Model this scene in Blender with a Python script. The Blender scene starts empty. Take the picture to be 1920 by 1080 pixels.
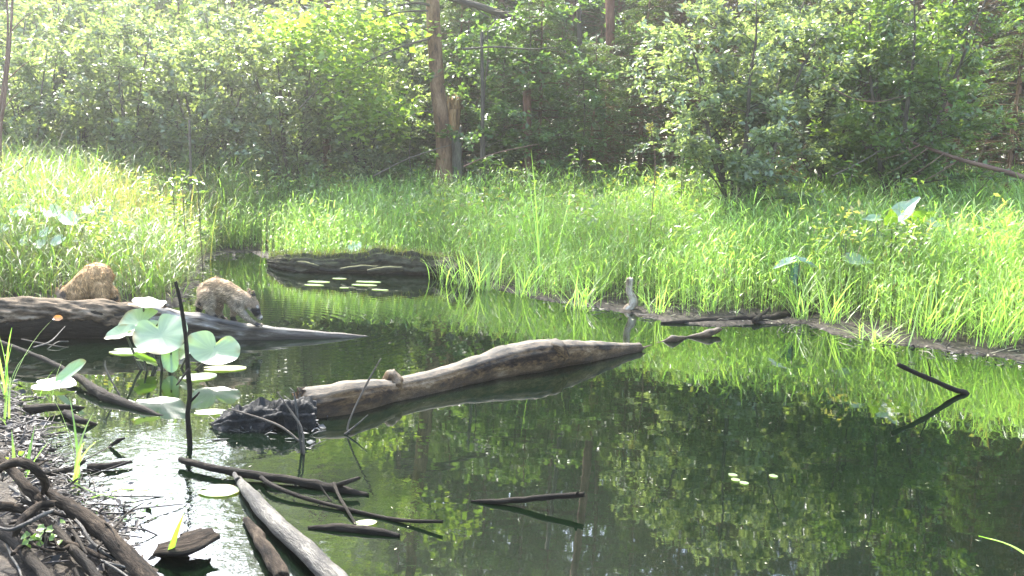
import bpy, bmesh, math, random
import numpy as np
from mathutils import Vector, Matrix
rng = np.random.default_rng(11)
random.seed(11)
SC = bpy.context.scene
COL = SC.collection

# ------------------------------------------------------------------ camera, sky, sun, exposure
H0 = 1.55                       # lens height over the water, metres
FPX = 1844.0                    # focal length in pixels of a 1920-wide frame
PITCH = math.radians(7.75)
ROLL = math.radians(2.2)
_f = np.array([0, math.cos(PITCH), -math.sin(PITCH)])
_r0 = np.array([1.0, 0, 0])
_u0 = np.cross(_r0, _f)
_r = _r0 * math.cos(ROLL) + _u0 * math.sin(ROLL)
_u = -_r0 * math.sin(ROLL) + _u0 * math.cos(ROLL)
cam_d = bpy.data.cameras.new('camera')
cam = bpy.data.objects.new('camera', cam_d)
COL.objects.link(cam)
cam.matrix_world = Matrix(((_r[0], _u[0], -_f[0], 0), (_r[1], _u[1], -_f[1], 0), (_r[2], _u[2], -_f[2], H0), (0, 0, 0, 1)))
cam_d.sensor_width = 36.0
cam_d.lens = 36.0 * FPX / 1920.0
cam_d.clip_start = 0.05
cam_d.clip_end = 2000
SC.camera = cam

SUN_EL, SUN_AZ = math.radians(49), math.radians(-27)
SUN = np.array([math.sin(SUN_AZ) * math.cos(SUN_EL), math.cos(SUN_AZ) * math.cos(SUN_EL), math.sin(SUN_EL)])
world = bpy.data.worlds.new('World'); SC.world = world; world.use_nodes = True
_n = world.node_tree.nodes
_sky = _n.new('ShaderNodeTexSky'); _sky.sky_type = 'NISHITA'; _sky.sun_disc = False
_sky.sun_elevation = SUN_EL; _sky.sun_rotation = SUN_AZ; _sky.dust_density = 1.8; _sky.ozone_density = .4; _sky.air_density = 1.0
world.node_tree.links.new(_sky.outputs[0], _n['Background'].inputs[0])
_n['Background'].inputs[1].default_value = 0.15
sun_d = bpy.data.lights.new('sun', 'SUN'); sun_d.energy = 2.8; sun_d.angle = math.radians(1.5); sun_d.color = (1.0, 0.97, 0.90)
sun_o = bpy.data.objects.new('sun', sun_d); COL.objects.link(sun_o)
sun_o.rotation_euler = Vector(SUN).to_track_quat('Z', 'Y').to_euler()
SC.view_settings.view_transform = 'Standard'; SC.view_settings.look = 'None'
SC.view_settings.exposure = 3.1; SC.view_settings.gamma = 1.0; SC.view_settings.use_curve_mapping = False
SC.render.engine = 'CYCLES'
SC.cycles.use_denoising = True
SC.cycles.max_bounces = 6; SC.cycles.diffuse_bounces = 3; SC.cycles.glossy_bounces = 2
SC.cycles.transmission_bounces = 4; SC.cycles.volume_bounces = 0; SC.cycles.transparent_max_bounces = 4
SC.cycles.sample_clamp_indirect = 8.0
FLARE_HAZE = .0046                    # density of the haze volume that imitates lens flare

# ------------------------------------------------------------------ helpers: places
def ray(x, y):
    return _f + _r * ((x - 960) / FPX) - _u * ((y - 540) / FPX)
def W(x, y, z=0.0):             # point of the plane of height z seen at a pixel of the photograph
    d = ray(x, y); t = (z - H0) / d[2]
    return np.array([0, 0, H0]) + d * t
def PD(x, y, dist):             # point at a given distance from the lens (along +Y)
    d = ray(x, y); return np.array([0, 0, H0]) + d * (dist / d[1])

def smooth_noise(p, freq=1.0, seed=0, octaves=3):
    g = np.random.default_rng(1000 + seed); p = np.asarray(p, float); out = 0; amp = 1.0; tot = 0
    for o in range(octaves):
        s = 0
        for k in range(6):
            v = g.normal(size=p.shape[-1]); v /= np.linalg.norm(v) + 1e-9
            s = s + np.sin(p @ v * freq * (2 ** o) * g.uniform(.7, 1.5) * 2.2 + g.uniform(0, 6.3))
        out = out + amp * s / 3.0; tot += amp; amp *= 0.5
    return out / tot

# ------------------------------------------------------------------ helpers: meshes
def mesh_np(name, V, F, col=None, smooth=False, mat=None):
    me = bpy.data.meshes.new(name)
    V = np.ascontiguousarray(V, dtype=np.float32); F = np.ascontiguousarray(F, dtype=np.int32)
    nf, k = F.shape
    me.vertices.add(len(V)); me.vertices.foreach_set('co', V.ravel())
    me.loops.add(nf * k); me.loops.foreach_set('vertex_index', F.ravel())
    me.polygons.add(nf); me.polygons.foreach_set('loop_start', np.arange(0, nf * k, k, dtype=np.int32))
    try: me.polygons.foreach_set('loop_total', np.full(nf, k, dtype=np.int32))
    except Exception: pass
    me.update(calc_edges=True)
    if smooth: me.polygons.foreach_set('use_smooth', np.ones(nf, dtype=bool))
    if col is not None:
        a = me.color_attributes.new('Col', 'FLOAT_COLOR', 'POINT')
        c = np.ones((len(V), 4), dtype=np.float32); c[:, :3] = col; a.data.foreach_set('color', c.ravel())
    if mat: me.materials.append(mat)
    return me
def link(name, me, parent=None, loc=None):
    o = bpy.data.objects.new(name, me); COL.objects.link(o)
    if parent is not None: o.parent = parent
    if loc is not None: o.location = loc
    return o
def tag(o, label, cat, group=None, kind=None):
    o['label'] = label; o['category'] = cat
    if group: o['group'] = group
    if kind: o['kind'] = kind
    return o
def empty(name, loc, rz=0.0, sc=1.0):
    o = bpy.data.objects.new(name, None); COL.objects.link(o); o.location = tuple(loc); o.rotation_euler = (0, 0, rz); o.scale = (sc,) * 3
    o.empty_display_size = .1
    return o
class Geo:                      # collects quads / triangles (all as quads) for one mesh
    def __init__(s): s.V = []; s.F = []; s.C = []; s.n = 0
    def add(s, V, F, C=None):
        V = np.asarray(V, float); F = np.asarray(F, int)
        if F.shape[1] == 3: F = np.concatenate([F, F[:, 2:3]], 1)
        s.V.append(V); s.F.append(F + s.n); s.n += len(V)
        s.C.append(np.broadcast_to(np.array([1., 1, 1]) if C is None else C, (len(V), 3)))
    def mesh(s, name, mat, smooth=False, origin=None):
        V = np.concatenate(s.V); F = np.concatenate(s.F); C = np.concatenate(s.C)
        if origin is not None: V = V - np.asarray(origin)
        tri = F[:, 2] == F[:, 3]
        me = bpy.data.meshes.new(name)
        cnt = np.where(tri, 3, 4).astype(np.int32)
        start = np.concatenate([[0], np.cumsum(cnt)[:-1]]).astype(np.int32)
        flat = F.ravel()[(np.arange(4)[None, :] < cnt[:, None]).ravel()].astype(np.int32)
        me.vertices.add(len(V)); me.vertices.foreach_set('co', V.astype(np.float32).ravel())
        me.loops.add(len(flat)); me.loops.foreach_set('vertex_index', flat)
        me.polygons.add(len(F)); me.polygons.foreach_set('loop_start', start)
        try: me.polygons.foreach_set('loop_total', cnt)
        except Exception: pass
        me.update(calc_edges=True)
        if smooth: me.polygons.foreach_set('use_smooth', np.ones(len(F), dtype=bool))
        a = me.color_attributes.new('Col', 'FLOAT_COLOR', 'POINT')
        c = np.ones((len(V), 4), dtype=np.float32); c[:, :3] = C; a.data.foreach_set('color', c.ravel())
        if mat: me.materials.append(mat)
        return me
def nrm(v): 
    v = np.asarray(v, float); return v / (np.linalg.norm(v, axis=-1, keepdims=True) + 1e-9)
def resample(P, n):             # Catmull-Rom through the points
    P = np.asarray(P, float)
    if len(P) == 2: 
        t = np.linspace(0, 1, n)[:, None]; return P[0] * (1 - t) + P[1] * t
    Q = np.vstack([2 * P[0] - P[1], P, 2 * P[-1] - P[-2]])
    u = np.linspace(0, len(P) - 1 - 1e-6, n); i = u.astype(int); t = (u - i)[:, None]
    a, b, c, d = Q[i], Q[i + 1], Q[i + 2], Q[i + 3]
    return .5 * ((2 * b) + (c - a) * t + (2 * a - 5 * b + 4 * c - d) * t ** 2 + (3 * b - a - 3 * c + d) * t ** 3)
def tube(P, R, sides=8, n=None, rough=0.0, freq=6.0, seed=0, jag=0.0, groove=0.0, oval=1.0, C=None):
    P = np.asarray(P, float); R = np.atleast_1d(np.asarray(R, float))
    if len(R) == 1: R = np.repeat(R, len(P))
    if n is None: n = len(P)
    if n != len(P):
        R = np.interp(np.linspace(0, 1, n), np.linspace(0, 1, len(R)), R); P = resample(P, n)
    T = nrm(np.gradient(P, axis=0))
    ref = np.array([0, 0, 1.0]) if abs(T[:, 2]).mean() < .75 else np.array([1.0, 0, 0])
    A = nrm(np.cross(T, ref)); B = np.cross(A, T)
    ang = np.linspace(0, 2 * np.pi, sides, endpoint=False)
    ca, sa = np.cos(ang), np.sin(ang)
    dirs = A[:, None, :] * ca[None, :, None] + B[:, None, :] * (sa * oval)[None, :, None]
    rr = R[:, None] * np.ones(sides)[None, :]
    if rough or groove:
        q = P[:, None, :] + dirs * R[:, None, None]
        if rough: rr = rr * (1 + rough * smooth_noise(q, freq, seed))
        if groove:
            g = np.random.default_rng(seed + 5); gr = np.zeros(sides)
            for k in range(5): gr += np.sin(ang * g.integers(5, 17) + g.uniform(0, 6))
            s = np.linspace(0, 1, n)[:, None]
            rr = rr * (1 + groove * (gr[None, :] / 3 + .6 * smooth_noise(q * np.array([1, 1, 1]), freq * 2.5, seed + 9, 2)))
    V = P[:, None, :] + dirs * rr[:, :, None]
    if jag:
        g = np.random.default_rng(seed + 77)
        V[-1] += T[-1] * (g.uniform(-1, 1, sides) * jag)[:, None]; V[0] -= T[0] * (g.uniform(-1, 1, sides) * jag)[:, None]
    V = V.reshape(-1, 3)
    i = np.arange(n - 1)[:, None] * sides; j = np.arange(sides)[None, :]; k = (j + 1) % sides
    F = np.stack([i + j, i + k, i + sides + k, i + sides + j], -1).reshape(-1, 4)
    nv = len(V); V = np.vstack([V, P[0], P[-1]])
    jj = np.arange(sides); kk = (jj + 1) % sides
    c0 = np.stack([np.full(sides, nv), kk, jj, jj], -1); b = (n - 1) * sides
    c1 = np.stack([np.full(sides, nv + 1), b + jj, b + kk, b + kk], -1)
    # grain coordinates: metres along the piece, then round it
    sl = np.concatenate([[0], np.cumsum(np.linalg.norm(np.diff(P, axis=0), axis=1))]); off = (seed * 1.7) % 9
    Cc = np.stack([sl[:, None] + 0 * ca[None, :] + off, R[:, None] * ca[None, :] + off, R[:, None] * sa[None, :]], -1).reshape(-1, 3)
    Cc = np.vstack([Cc, [sl[0] + off, off, 0], [sl[-1] + off, off, 0]])
    return V, np.vstack([F, c0, c1]), Cc
def leaf_quads(base, d, nm, L, Wd, fold=.18, droop=.1):
    d = nrm(d); s = nrm(np.cross(d, nm)); nm = np.cross(s, d)
    L = np.asarray(L)[:, None]; Wd = np.asarray(Wd)[:, None]
    m = base + d * L * .45
    V = np.stack([base, m + s * Wd * .5 + nm * Wd * fold, base + d * L - nm * L * droop, m - s * Wd * .5 + nm * Wd * fold], 1).reshape(-1, 3)
    i = np.arange(len(base))[:, None] * 4
    F = np.concatenate([i + np.array([[0, 1, 2]]), i + np.array([[0, 2, 3]])], 1).reshape(-1, 3)
    return V, F
def ribbons(base, head, L, wid, th0, bend, S=4, tip=.08, wtwist=None):
    """arching grass blades: heading angle, length, width, start angle from vertical, extra bend to the tip"""
    B = len(base); t = np.linspace(0, 1, S + 1)[None, :]
    th = th0[:, None] + bend[:, None] * t ** 1.3
    seg = (L / S)[:, None]
    dx = np.sin(th) * seg; dz = np.cos(th) * seg
    hx = np.concatenate([np.zeros((B, 1)), np.cumsum(dx[:, :-1], 1)], 1); hz = np.concatenate([np.zeros((B, 1)), np.cumsum(dz[:, :-1], 1)], 1)
    ch, sh = np.cos(head)[:, None], np.sin(head)[:, None]
    P = np.stack([base[:, 0:1] + hx * ch, base[:, 1:2] + hx * sh, base[:, 2:3] + hz], -1)
    w = wid[:, None] * (np.minimum(1, .55 + 1.6 * t) * np.clip(1.02 - t ** 2.2, tip, 1))
    side = np.stack([-sh + 0 * t, ch + 0 * t, 0 * t + 0 * sh], -1)
    V = np.stack([P - side * w[..., None] * .5, P + side * w[..., None] * .5], 2).reshape(-1, 3)
    b = np.arange(B)[:, None, None] * (2 * (S + 1)); s = np.arange(S)[None, :, None] * 2
    F = (b + s + np.array([0, 1, 3, 2])[None, None, :]).reshape(-1, 4)
    return V, F, 2 * (S + 1)

# ------------------------------------------------------------------ helpers: materials
def newmat(name):
    m = bpy.data.materials.new(name); m.use_nodes = True; nt = m.node_tree; nt.nodes.clear()
    out = nt.nodes.new('ShaderNodeOutputMaterial'); return m, nt, out
def N(nt, t, **k):
    n = nt.nodes.new(t)
    for a, b in k.items(): setattr(n, a, b)
    return n
def leaf_mat(name, tint=(1, 1, 1), trans=.45, rough=.45, spec=.35, tcol=(1.5, 1.35, .45), tgain=1.0):
    m, nt, out = newmat(name); L = nt.links.new
    at = N(nt, 'ShaderNodeAttribute', attribute_name='Col')
    mul = N(nt, 'ShaderNodeMixRGB', blend_type='MULTIPLY'); mul.inputs[0].default_value = 1; mul.inputs[2].default_value = (*tint, 1); L(at.outputs[0], mul.inputs[1])
    p = N(nt, 'ShaderNodeBsdfPrincipled'); L(mul.outputs[0], p.inputs['Base Color']); p.inputs['Roughness'].default_value = rough; p.inputs['Specular IOR Level'].default_value = spec
    tm = N(nt, 'ShaderNodeMixRGB', blend_type='MULTIPLY'); tm.inputs[0].default_value = 1; tm.inputs[2].default_value = (tcol[0] * tgain, tcol[1] * tgain, tcol[2] * tgain, 1); L(mul.outputs[0], tm.inputs[1])
    tr = N(nt, 'ShaderNodeBsdfTranslucent'); L(tm.outputs[0], tr.inputs[0])
    mx = N(nt, 'ShaderNodeMixShader'); mx.inputs[0].default_value = trans; L(p.outputs[0], mx.inputs[1]); L(tr.outputs[0], mx.inputs[2]); L(mx.outputs[0], out.inputs[0])
    return m
def wood_mat(name, stops, scale=6.0, stretch=(.22, 1, 1), rough=.85, bump=.5, fine=40.0, wet=None, top=None, spec=.2, attr=False):
    """stops: list of (pos, rgb) along a noise; wet: (z0, z1, rgb) dark wet band over the waterline; top: (rgb, amount) weathering on upward faces"""
    m, nt, out = newmat(name); L = nt.links.new
    geo = N(nt, 'ShaderNodeNewGeometry'); co = N(nt, 'ShaderNodeAttribute', attribute_name='Col'); mp = N(nt, 'ShaderNodeMapping'); mp.inputs['Scale'].default_value = stretch; L(co.outputs['Vector'], mp.inputs[0])
    n1 = N(nt, 'ShaderNodeTexNoise'); n1.inputs['Scale'].default_value = scale; n1.inputs['Detail'].default_value = 8; n1.inputs['Roughness'].default_value = .65; L(mp.outputs[0], n1.inputs[0])
    n2 = N(nt, 'ShaderNodeTexNoise'); n2.inputs['Scale'].default_value = fine; n2.inputs['Detail'].default_value = 6; n2.inputs['Roughness'].default_value = .7; L(mp.outputs[0], n2.inputs[0])
    ad = N(nt, 'ShaderNodeMath', operation='MULTIPLY_ADD'); L(n2.outputs[0], ad.inputs[0]); ad.inputs[1].default_value = .55; ad.inputs[2].default_value = -.275
    sm = N(nt, 'ShaderNodeMath', operation='ADD'); L(n1.outputs[0], sm.inputs[0]); L(ad.outputs[0], sm.inputs[1])
    cr = N(nt, 'ShaderNodeValToRGB'); e = cr.color_ramp.elements
    while len(e) < len(stops): e.new(.5)
    for q, (pp, c) in zip(e, stops): q.position = pp; q.color = (*c, 1)
    L(sm.outputs[0], cr.inputs[0]); c = cr.outputs[0]
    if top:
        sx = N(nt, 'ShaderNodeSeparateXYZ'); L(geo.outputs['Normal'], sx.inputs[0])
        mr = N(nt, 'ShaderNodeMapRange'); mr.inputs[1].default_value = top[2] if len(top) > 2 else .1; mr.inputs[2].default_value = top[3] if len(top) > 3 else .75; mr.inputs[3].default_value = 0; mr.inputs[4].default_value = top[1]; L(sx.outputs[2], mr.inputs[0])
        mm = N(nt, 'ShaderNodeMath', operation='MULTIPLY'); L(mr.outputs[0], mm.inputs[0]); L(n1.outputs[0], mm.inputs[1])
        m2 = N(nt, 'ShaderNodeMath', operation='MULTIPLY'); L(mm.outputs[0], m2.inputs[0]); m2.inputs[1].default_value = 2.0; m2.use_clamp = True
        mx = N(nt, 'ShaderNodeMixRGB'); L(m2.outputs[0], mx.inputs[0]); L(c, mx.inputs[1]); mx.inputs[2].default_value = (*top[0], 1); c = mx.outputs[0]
    p = N(nt, 'ShaderNodeBsdfPrincipled'); p.inputs['Specular IOR Level'].default_value = spec; p.inputs['Roughness'].default_value = rough
    if wet:
        sz = N(nt, 'ShaderNodeSeparateXYZ'); L(geo.outputs['Position'], sz.inputs[0])
        zz = N(nt, 'ShaderNodeMath', operation='MULTIPLY_ADD'); L(n1.outputs[0], zz.inputs[0]); zz.inputs[1].default_value = (wet[1] - wet[0]) * 1.4; 
        ng = N(nt, 'ShaderNodeMath', operation='SUBTRACT'); L(sz.outputs[2], ng.inputs[0]); ng.inputs[1].default_value = (wet[1] - wet[0]) * .7; L(ng.outputs[0], zz.inputs[2])
        mr = N(nt, 'ShaderNodeMapRange'); mr.inputs[1].default_value = wet[0]; mr.inputs[2].default_value = wet[1]; mr.inputs[3].default_value = 1; mr.inputs[4].default_value = 0; L(zz.outputs[0], mr.inputs[0])
        mx = N(nt, 'ShaderNodeMixRGB'); L(mr.outputs[0], mx.inputs[0]); L(c, mx.inputs[1]); mx.inputs[2].default_value = (*wet[2], 1); c = mx.outputs[0]
        rr = N(nt, 'ShaderNodeMapRange'); rr.inputs[3].default_value = rough; rr.inputs[4].default_value = .35; L(mr.outputs[0], rr.inputs[0]); L(rr.outputs[0], p.inputs['Roughness'])
    if attr:
        at = N(nt, 'ShaderNodeAttribute', attribute_name='Col'); mu = N(nt, 'ShaderNodeMixRGB', blend_type='MULTIPLY'); mu.inputs[0].default_value = 1; L(c, mu.inputs[1]); L(at.outputs[0], mu.inputs[2]); c = mu.outputs[0]
    L(c, p.inputs['Base Color'])
    if bump:
        bp = N(nt, 'ShaderNodeBump'); bp.inputs['Strength'].default_value = bump; bp.inputs['Distance'].default_value = .02; L(sm.outputs[0], bp.inputs['Height']); L(bp.outputs[0], p.inputs['Normal'])
    L(p.outputs[0], out.inputs[0]); return m
def attr_mat(name, rough=.7, spec=.3, sheen=0.0):
    m, nt, out = newmat(name); at = N(nt, 'ShaderNodeAttribute', attribute_name='Col'); p = N(nt, 'ShaderNodeBsdfPrincipled')
    nt.links.new(at.outputs[0], p.inputs['Base Color']); p.inputs['Roughness'].default_value = rough; p.inputs['Specular IOR Level'].default_value = spec
    nt.links.new(p.outputs[0], out.inputs[0]); return m

M = {}
M['grass'] = leaf_mat('grass_blade', trans=.48, rough=.42, spec=.4, tcol=(1.1, 1.4, .55), tgain=1.15)
M['leaf'] = leaf_mat('broad_leaf', trans=.46, rough=.36, spec=.65, tcol=(1.35, 1.4, .5), tgain=1.2)
M['maple'] = leaf_mat('maple_leaf', trans=.5, rough=.45, spec=.4, tcol=(1.2, 1.35, .5), tgain=1.35)
M['needle'] = leaf_mat('hemlock_needle', trans=.3, rough=.5, spec=.3, tcol=(1.3, 1.35, .5))
M['lily'] = leaf_mat('lily_leaf', trans=.3, rough=.33, spec=.8, tcol=(1.2, 1.5, .35), tgain=1.3)
M['bark'] = wood_mat('tree_bark', [(.36, (.035, .017, .009)), (.5, (.15, .080, .042)), (.68, (.26, .165, .10))], 9, (.25, 1, 1), bump=.8, fine=60)
M['bark_red'] = wood_mat('reddish_bark', [(.3, (.05, .022, .014)), (.5, (.15, .07, .045)), (.72, (.26, .14, .09))], 9, (.25, 1, 1), bump=.8, fine=60)
M['twig'] = wood_mat('twig_bark', [(.3, (.03, .024, .018)), (.6, (.10, .08, .06))], 12, bump=0)
M['wetwood'] = wood_mat('wet_dark_wood', [(.3, (.005, .004, .0025)), (.55, (.015, .011, .007)), (.75, (.036, .028, .019))], 22, bump=.8, fine=100, rough=.8, spec=.12)
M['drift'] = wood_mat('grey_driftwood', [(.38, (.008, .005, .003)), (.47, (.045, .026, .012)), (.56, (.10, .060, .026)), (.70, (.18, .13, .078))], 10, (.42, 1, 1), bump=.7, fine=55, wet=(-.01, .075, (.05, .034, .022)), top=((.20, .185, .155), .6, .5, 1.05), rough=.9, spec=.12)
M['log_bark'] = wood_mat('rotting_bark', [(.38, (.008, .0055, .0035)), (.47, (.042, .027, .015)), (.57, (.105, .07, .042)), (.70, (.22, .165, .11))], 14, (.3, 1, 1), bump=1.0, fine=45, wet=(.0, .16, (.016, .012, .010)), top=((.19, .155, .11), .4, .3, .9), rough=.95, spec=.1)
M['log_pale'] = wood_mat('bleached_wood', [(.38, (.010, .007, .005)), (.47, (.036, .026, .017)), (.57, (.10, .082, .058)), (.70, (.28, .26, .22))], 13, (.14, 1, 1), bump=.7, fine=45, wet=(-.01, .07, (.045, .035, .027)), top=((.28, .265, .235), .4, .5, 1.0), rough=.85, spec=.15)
M['branch'] = wood_mat('shore_branch_bark', [(.36, (.005, .0036, .0024)), (.5, (.021, .0145, .009)), (.68, (.066, .049, .033))], 26, bump=.9, fine=120, rough=.9, spec=.12)
M['stick_grey'] = wood_mat('wet_grey_stick', [(.36, (.008, .0065, .005)), (.5, (.034, .029, .022)), (.68, (.12, .107, .085))], 22, bump=.9, fine=110, rough=.6, spec=.3)
M['rotten'] = wood_mat('rotten_wood', [(.42, (.002, .0017, .0012)), (.56, (.006, .005, .0035)), (.70, (.04, .036, .028))], 34, (.6, 1, 1), bump=1.0, fine=130, rough=.6, spec=.3)
M['moss'] = wood_mat('mossy_wood', [(.38, (.007, .006, .004)), (.5, (.034, .030, .016)), (.7, (.095, .085, .05))], 10, (.3, 1, 1), bump=1.0, fine=50, top=((.07, .075, .02), .8, .5, .95), wet=(.0, .06, (.012, .011, .009)))
M['snag'] = wood_mat('broken_snag_wood', [(.36, (.07, .032, .011)), (.5, (.22, .125, .05)), (.66, (.38, .25, .12))], 10, (.15, 1, 1), bump=.8, fine=50)
M['snag_grey'] = wood_mat('grey_snag_wood', [(.3, (.06, .05, .04)), (.5, (.18, .16, .125)), (.7, (.32, .30, .24))], 9, (.2, 1, 1), bump=.8, fine=60)
M['deadtwig'] = wood_mat('dead_twigs', [(.3, (.06, .03, .02)), (.6, (.17, .10, .07))], 12, bump=0)
M['pale_stick'] = wood_mat('pale_bare_stick', [(.36, (.10, .07, .045)), (.5, (.30, .24, .18)), (.66, (.52, .46, .38))], 20, bump=.8, fine=90, rough=.9, spec=.1)
M['pad'] = leaf_mat('floating_pad', trans=.15, rough=.3, spec=.7)
M['litter'] = attr_mat('litter_debris', .6, .4)
M['fur'] = attr_mat('raccoon_fur', .75, .2)
M['black'] = attr_mat('wet_black_nose', .2, .6)

# ------------------------------------------------------------------ the setting: shore, ground, water
FAR = [(-420, 640), (-200, 600), (0, 582), (150, 582), (250, 580), (340, 575), (365, 545), (372, 515), (385, 488), (420, 474), (470, 473), (505, 486), (520, 503), (600, 508), (700, 510), (800, 513),
       (870, 528), (940, 545), (1010, 562), (1080, 572), (1160, 584), (1250, 604), (1330, 612), (1420, 607), (1500, 606), (1560, 625), (1640, 640), (1740, 652), (1850, 668), (1960, 684), (2150, 720), (2500, 790)]
NEAR = [(-500, 560), (-100, 655), (-20, 690), (15, 722), (38, 760), (60, 800), (85, 850), (125, 900), (180, 950), (240, 1000), (290, 1060), (320, 1150)]
far = np.array([W(*p)[:2] for p in FAR]); near = np.array([W(*p)[:2] for p in NEAR])
pond = np.vstack([far, [[8, 3.5], [4, 2.2], [0.5, 2.3]], near[::-1][:-2], [[-4.0, 6.2], [-6.5, 6.9]]])
def sdist(XY):                  # >0 on land, <0 in the pond
    XY = np.asarray(XY, float); out = np.full(len(XY), 1e9); ins = np.zeros(len(XY), bool)
    A = pond; B = np.roll(pond, -1, 0)
    for a, b in zip(A, B):
        ab = b - a; t = np.clip(((XY - a) @ ab) / (ab @ ab), 0, 1); out = np.minimum(out, np.linalg.norm(XY - a - t[:, None] * ab, axis=1))
        c = (a[1] > XY[:, 1]) != (b[1] > XY[:, 1])
        xi = a[0] + (XY[:, 1] - a[1]) / (b[1] - a[1] + 1e-12) * ab[0]; ins ^= c & (XY[:, 0] < xi)
    return np.where(ins, -out, out) + .07 * smooth_noise(XY, 3.2, 55, 4)
def ground_z(XY):
    XY = np.asarray(XY, float); d = sdist(XY)
    nz = smooth_noise(XY, 2.6, 3, 4); n2 = smooth_noise(XY, 12., 4, 3)
    far_side = np.clip((XY[:, 1] - 7.5) / 2, 0, 1)
    land = .012 + (.03 * np.minimum(d, 6) + .075 * np.clip(d - .5, 0, 6) * far_side) + .11 * np.clip(d - .25, 0, 3) * (1 - far_side) + (.02 + .03 * np.clip(d, 0, 2)) * nz * np.clip(d * 2, 0, 1) + .012 * n2 * np.clip(d * 3, .3, 1)
    left = np.clip((-2.0 - XY[:, 0]) / 3, 0, 1) * far_side
    land = land - .02 * left * np.clip(d, 0, 6)
    wet = -.03 - .30 * np.clip(-d, 0, 2.0) + .03 * nz
    return np.where(d > 0, land, wet)
def axis(lo, hi, step, ends):
    c = np.arange(lo, hi, step); g = step * 1.25 ** np.arange(1, 60); g = np.cumsum(g); g = g[g < ends]
    return np.concatenate([lo - g[::-1], c, c[-1] + g])
gx, gy = axis(-7, 7.2, .07, 120), axis(2.0, 15, .07, 120)
GX, GY = np.meshgrid(gx, gy); XY = np.stack([GX.ravel(), GY.ravel()], 1)
GZ = ground_z(XY)
nx, ny = len(gx), len(gy); ii = (np.arange(ny - 1)[:, None] * nx + np.arange(nx - 1)[None, :]).ravel()
GF = np.stack([ii, ii + 1, ii + nx + 1, ii + nx], 1)
m, nt, out = newmat('marsh_mud'); L_ = nt.links.new
geo = N(nt, 'ShaderNodeNewGeometry'); n1 = N(nt, 'ShaderNodeTexNoise'); n1.inputs['Scale'].default_value = 7; n1.inputs['Detail'].default_value = 9; n1.inputs['Roughness'].default_value = .7; L_(geo.outputs['Position'], n1.inputs[0])
n2 = N(nt, 'ShaderNodeTexNoise'); n2.inputs['Scale'].default_value = 45; n2.inputs['Detail'].default_value = 6; L_(geo.outputs['Position'], n2.inputs[0])
sm = N(nt, 'ShaderNodeMath', operation='MULTIPLY_ADD'); L_(n2.outputs[0], sm.inputs[0]); sm.inputs[1].default_value = .5; L_(n1.outputs[0], sm.inputs[2])
cr = N(nt, 'ShaderNodeValToRGB'); e = cr.color_ramp.elements; e[0].position = .5; e[0].color = (.007, .005, .003, 1); e[1].position = .95; e[1].color = (.06, .047, .034, 1); e.new(.72).color = (.022, .0165, .011, 1); L_(sm.outputs[0], cr.inputs[0])
p = N(nt, 'ShaderNodeBsdfPrincipled'); L_(cr.outputs[0], p.inputs['Base Color']); p.inputs['Roughness'].default_value = .8; p.inputs['Specular IOR Level'].default_value = .2
bp = N(nt, 'ShaderNodeBump'); bp.inputs['Strength'].default_value = .9; bp.inputs['Distance'].default_value = .03; L_(sm.outputs[0], bp.inputs['Height']); L_(bp.outputs[0], p.inputs['Normal']); L_(p.outputs[0], out.inputs[0])
M['mud'] = m
go = link('ground', mesh_np('ground', np.stack([XY[:, 0], XY[:, 1], GZ], 1), GF, smooth=True, mat=m)); go['kind'] = 'structure'

PAW = W(492, 606, 0)
m, nt, out = newmat('pond_water'); L_ = nt.links.new
geo = N(nt, 'ShaderNodeNewGeometry')
def wnoise(scale, sx, sy, det=2):
    mp = N(nt, 'ShaderNodeMapping'); mp.inputs['Scale'].default_value = (sx, sy, 1); L_(geo.outputs['Position'], mp.inputs[0])
    n = N(nt, 'ShaderNodeTexNoise'); n.inputs['Scale'].default_value = scale; n.inputs['Detail'].default_value = det; L_(mp.outputs[0], n.inputs[0]); return n.outputs[0]
def wmath(op, a, b=None, c=None, clamp=False):
    n = N(nt, 'ShaderNodeMath', operation=op); n.use_clamp = clamp
    for i, v in enumerate((a, b, c)):
        if v is None: continue
        if isinstance(v, (int, float)): n.inputs[i].default_value = v
        else: L_(v, n.inputs[i])
    return n.outputs[0]
def wdist(p):
    n = N(nt, 'ShaderNodeVectorMath', operation='DISTANCE'); L_(geo.outputs['Position'], n.inputs[0]); n.inputs[1].default_value = (p[0], p[1], 0); return n.outputs['Value']
soft = wmath('MULTIPLY', wnoise(2.2, .7, 1.6), .0009)
fine = wmath('MULTIPLY', wnoise(16, 1, 1.5, 3), .00006)
gl = W(230, 950); dg = wdist(gl)
near_mask = wmath('SUBTRACT', 1.0, wmath('DIVIDE', dg, 1.35), clamp=True)
chop = wmath('MULTIPLY', wmath('MULTIPLY', wnoise(14, 1, 1, 3), near_mask), .0045)
dr = wdist(PAW); fall = wmath('POWER', 2.718, wmath('MULTIPLY', dr, -1.1))
rings = wmath('MULTIPLY', wmath('MULTIPLY', wmath('SINE', wmath('MULTIPLY', dr, 55.0)), fall), .0007)
hgt = wmath('ADD', wmath('ADD', soft, fine), wmath('ADD', chop, rings))
bp = N(nt, 'ShaderNodeBump'); bp.inputs['Strength'].default_value = 1.0; bp.inputs['Distance'].default_value = 1.0; L_(hgt, bp.inputs['Height'])
p = N(nt, 'ShaderNodeBsdfPrincipled'); p.inputs['Base Color'].default_value = (.002, .005, .002, 1); p.inputs['Roughness'].default_value = .012; p.inputs['IOR'].default_value = 1.8
L_(bp.outputs[0], p.inputs['Normal']); L_(p.outputs[0], out.inputs[0])
wv = np.array([[-9, 1.8, 0], [9.5, 1.8, 0], [9.5, 16, 0], [-9, 16, 0]]); 
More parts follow.
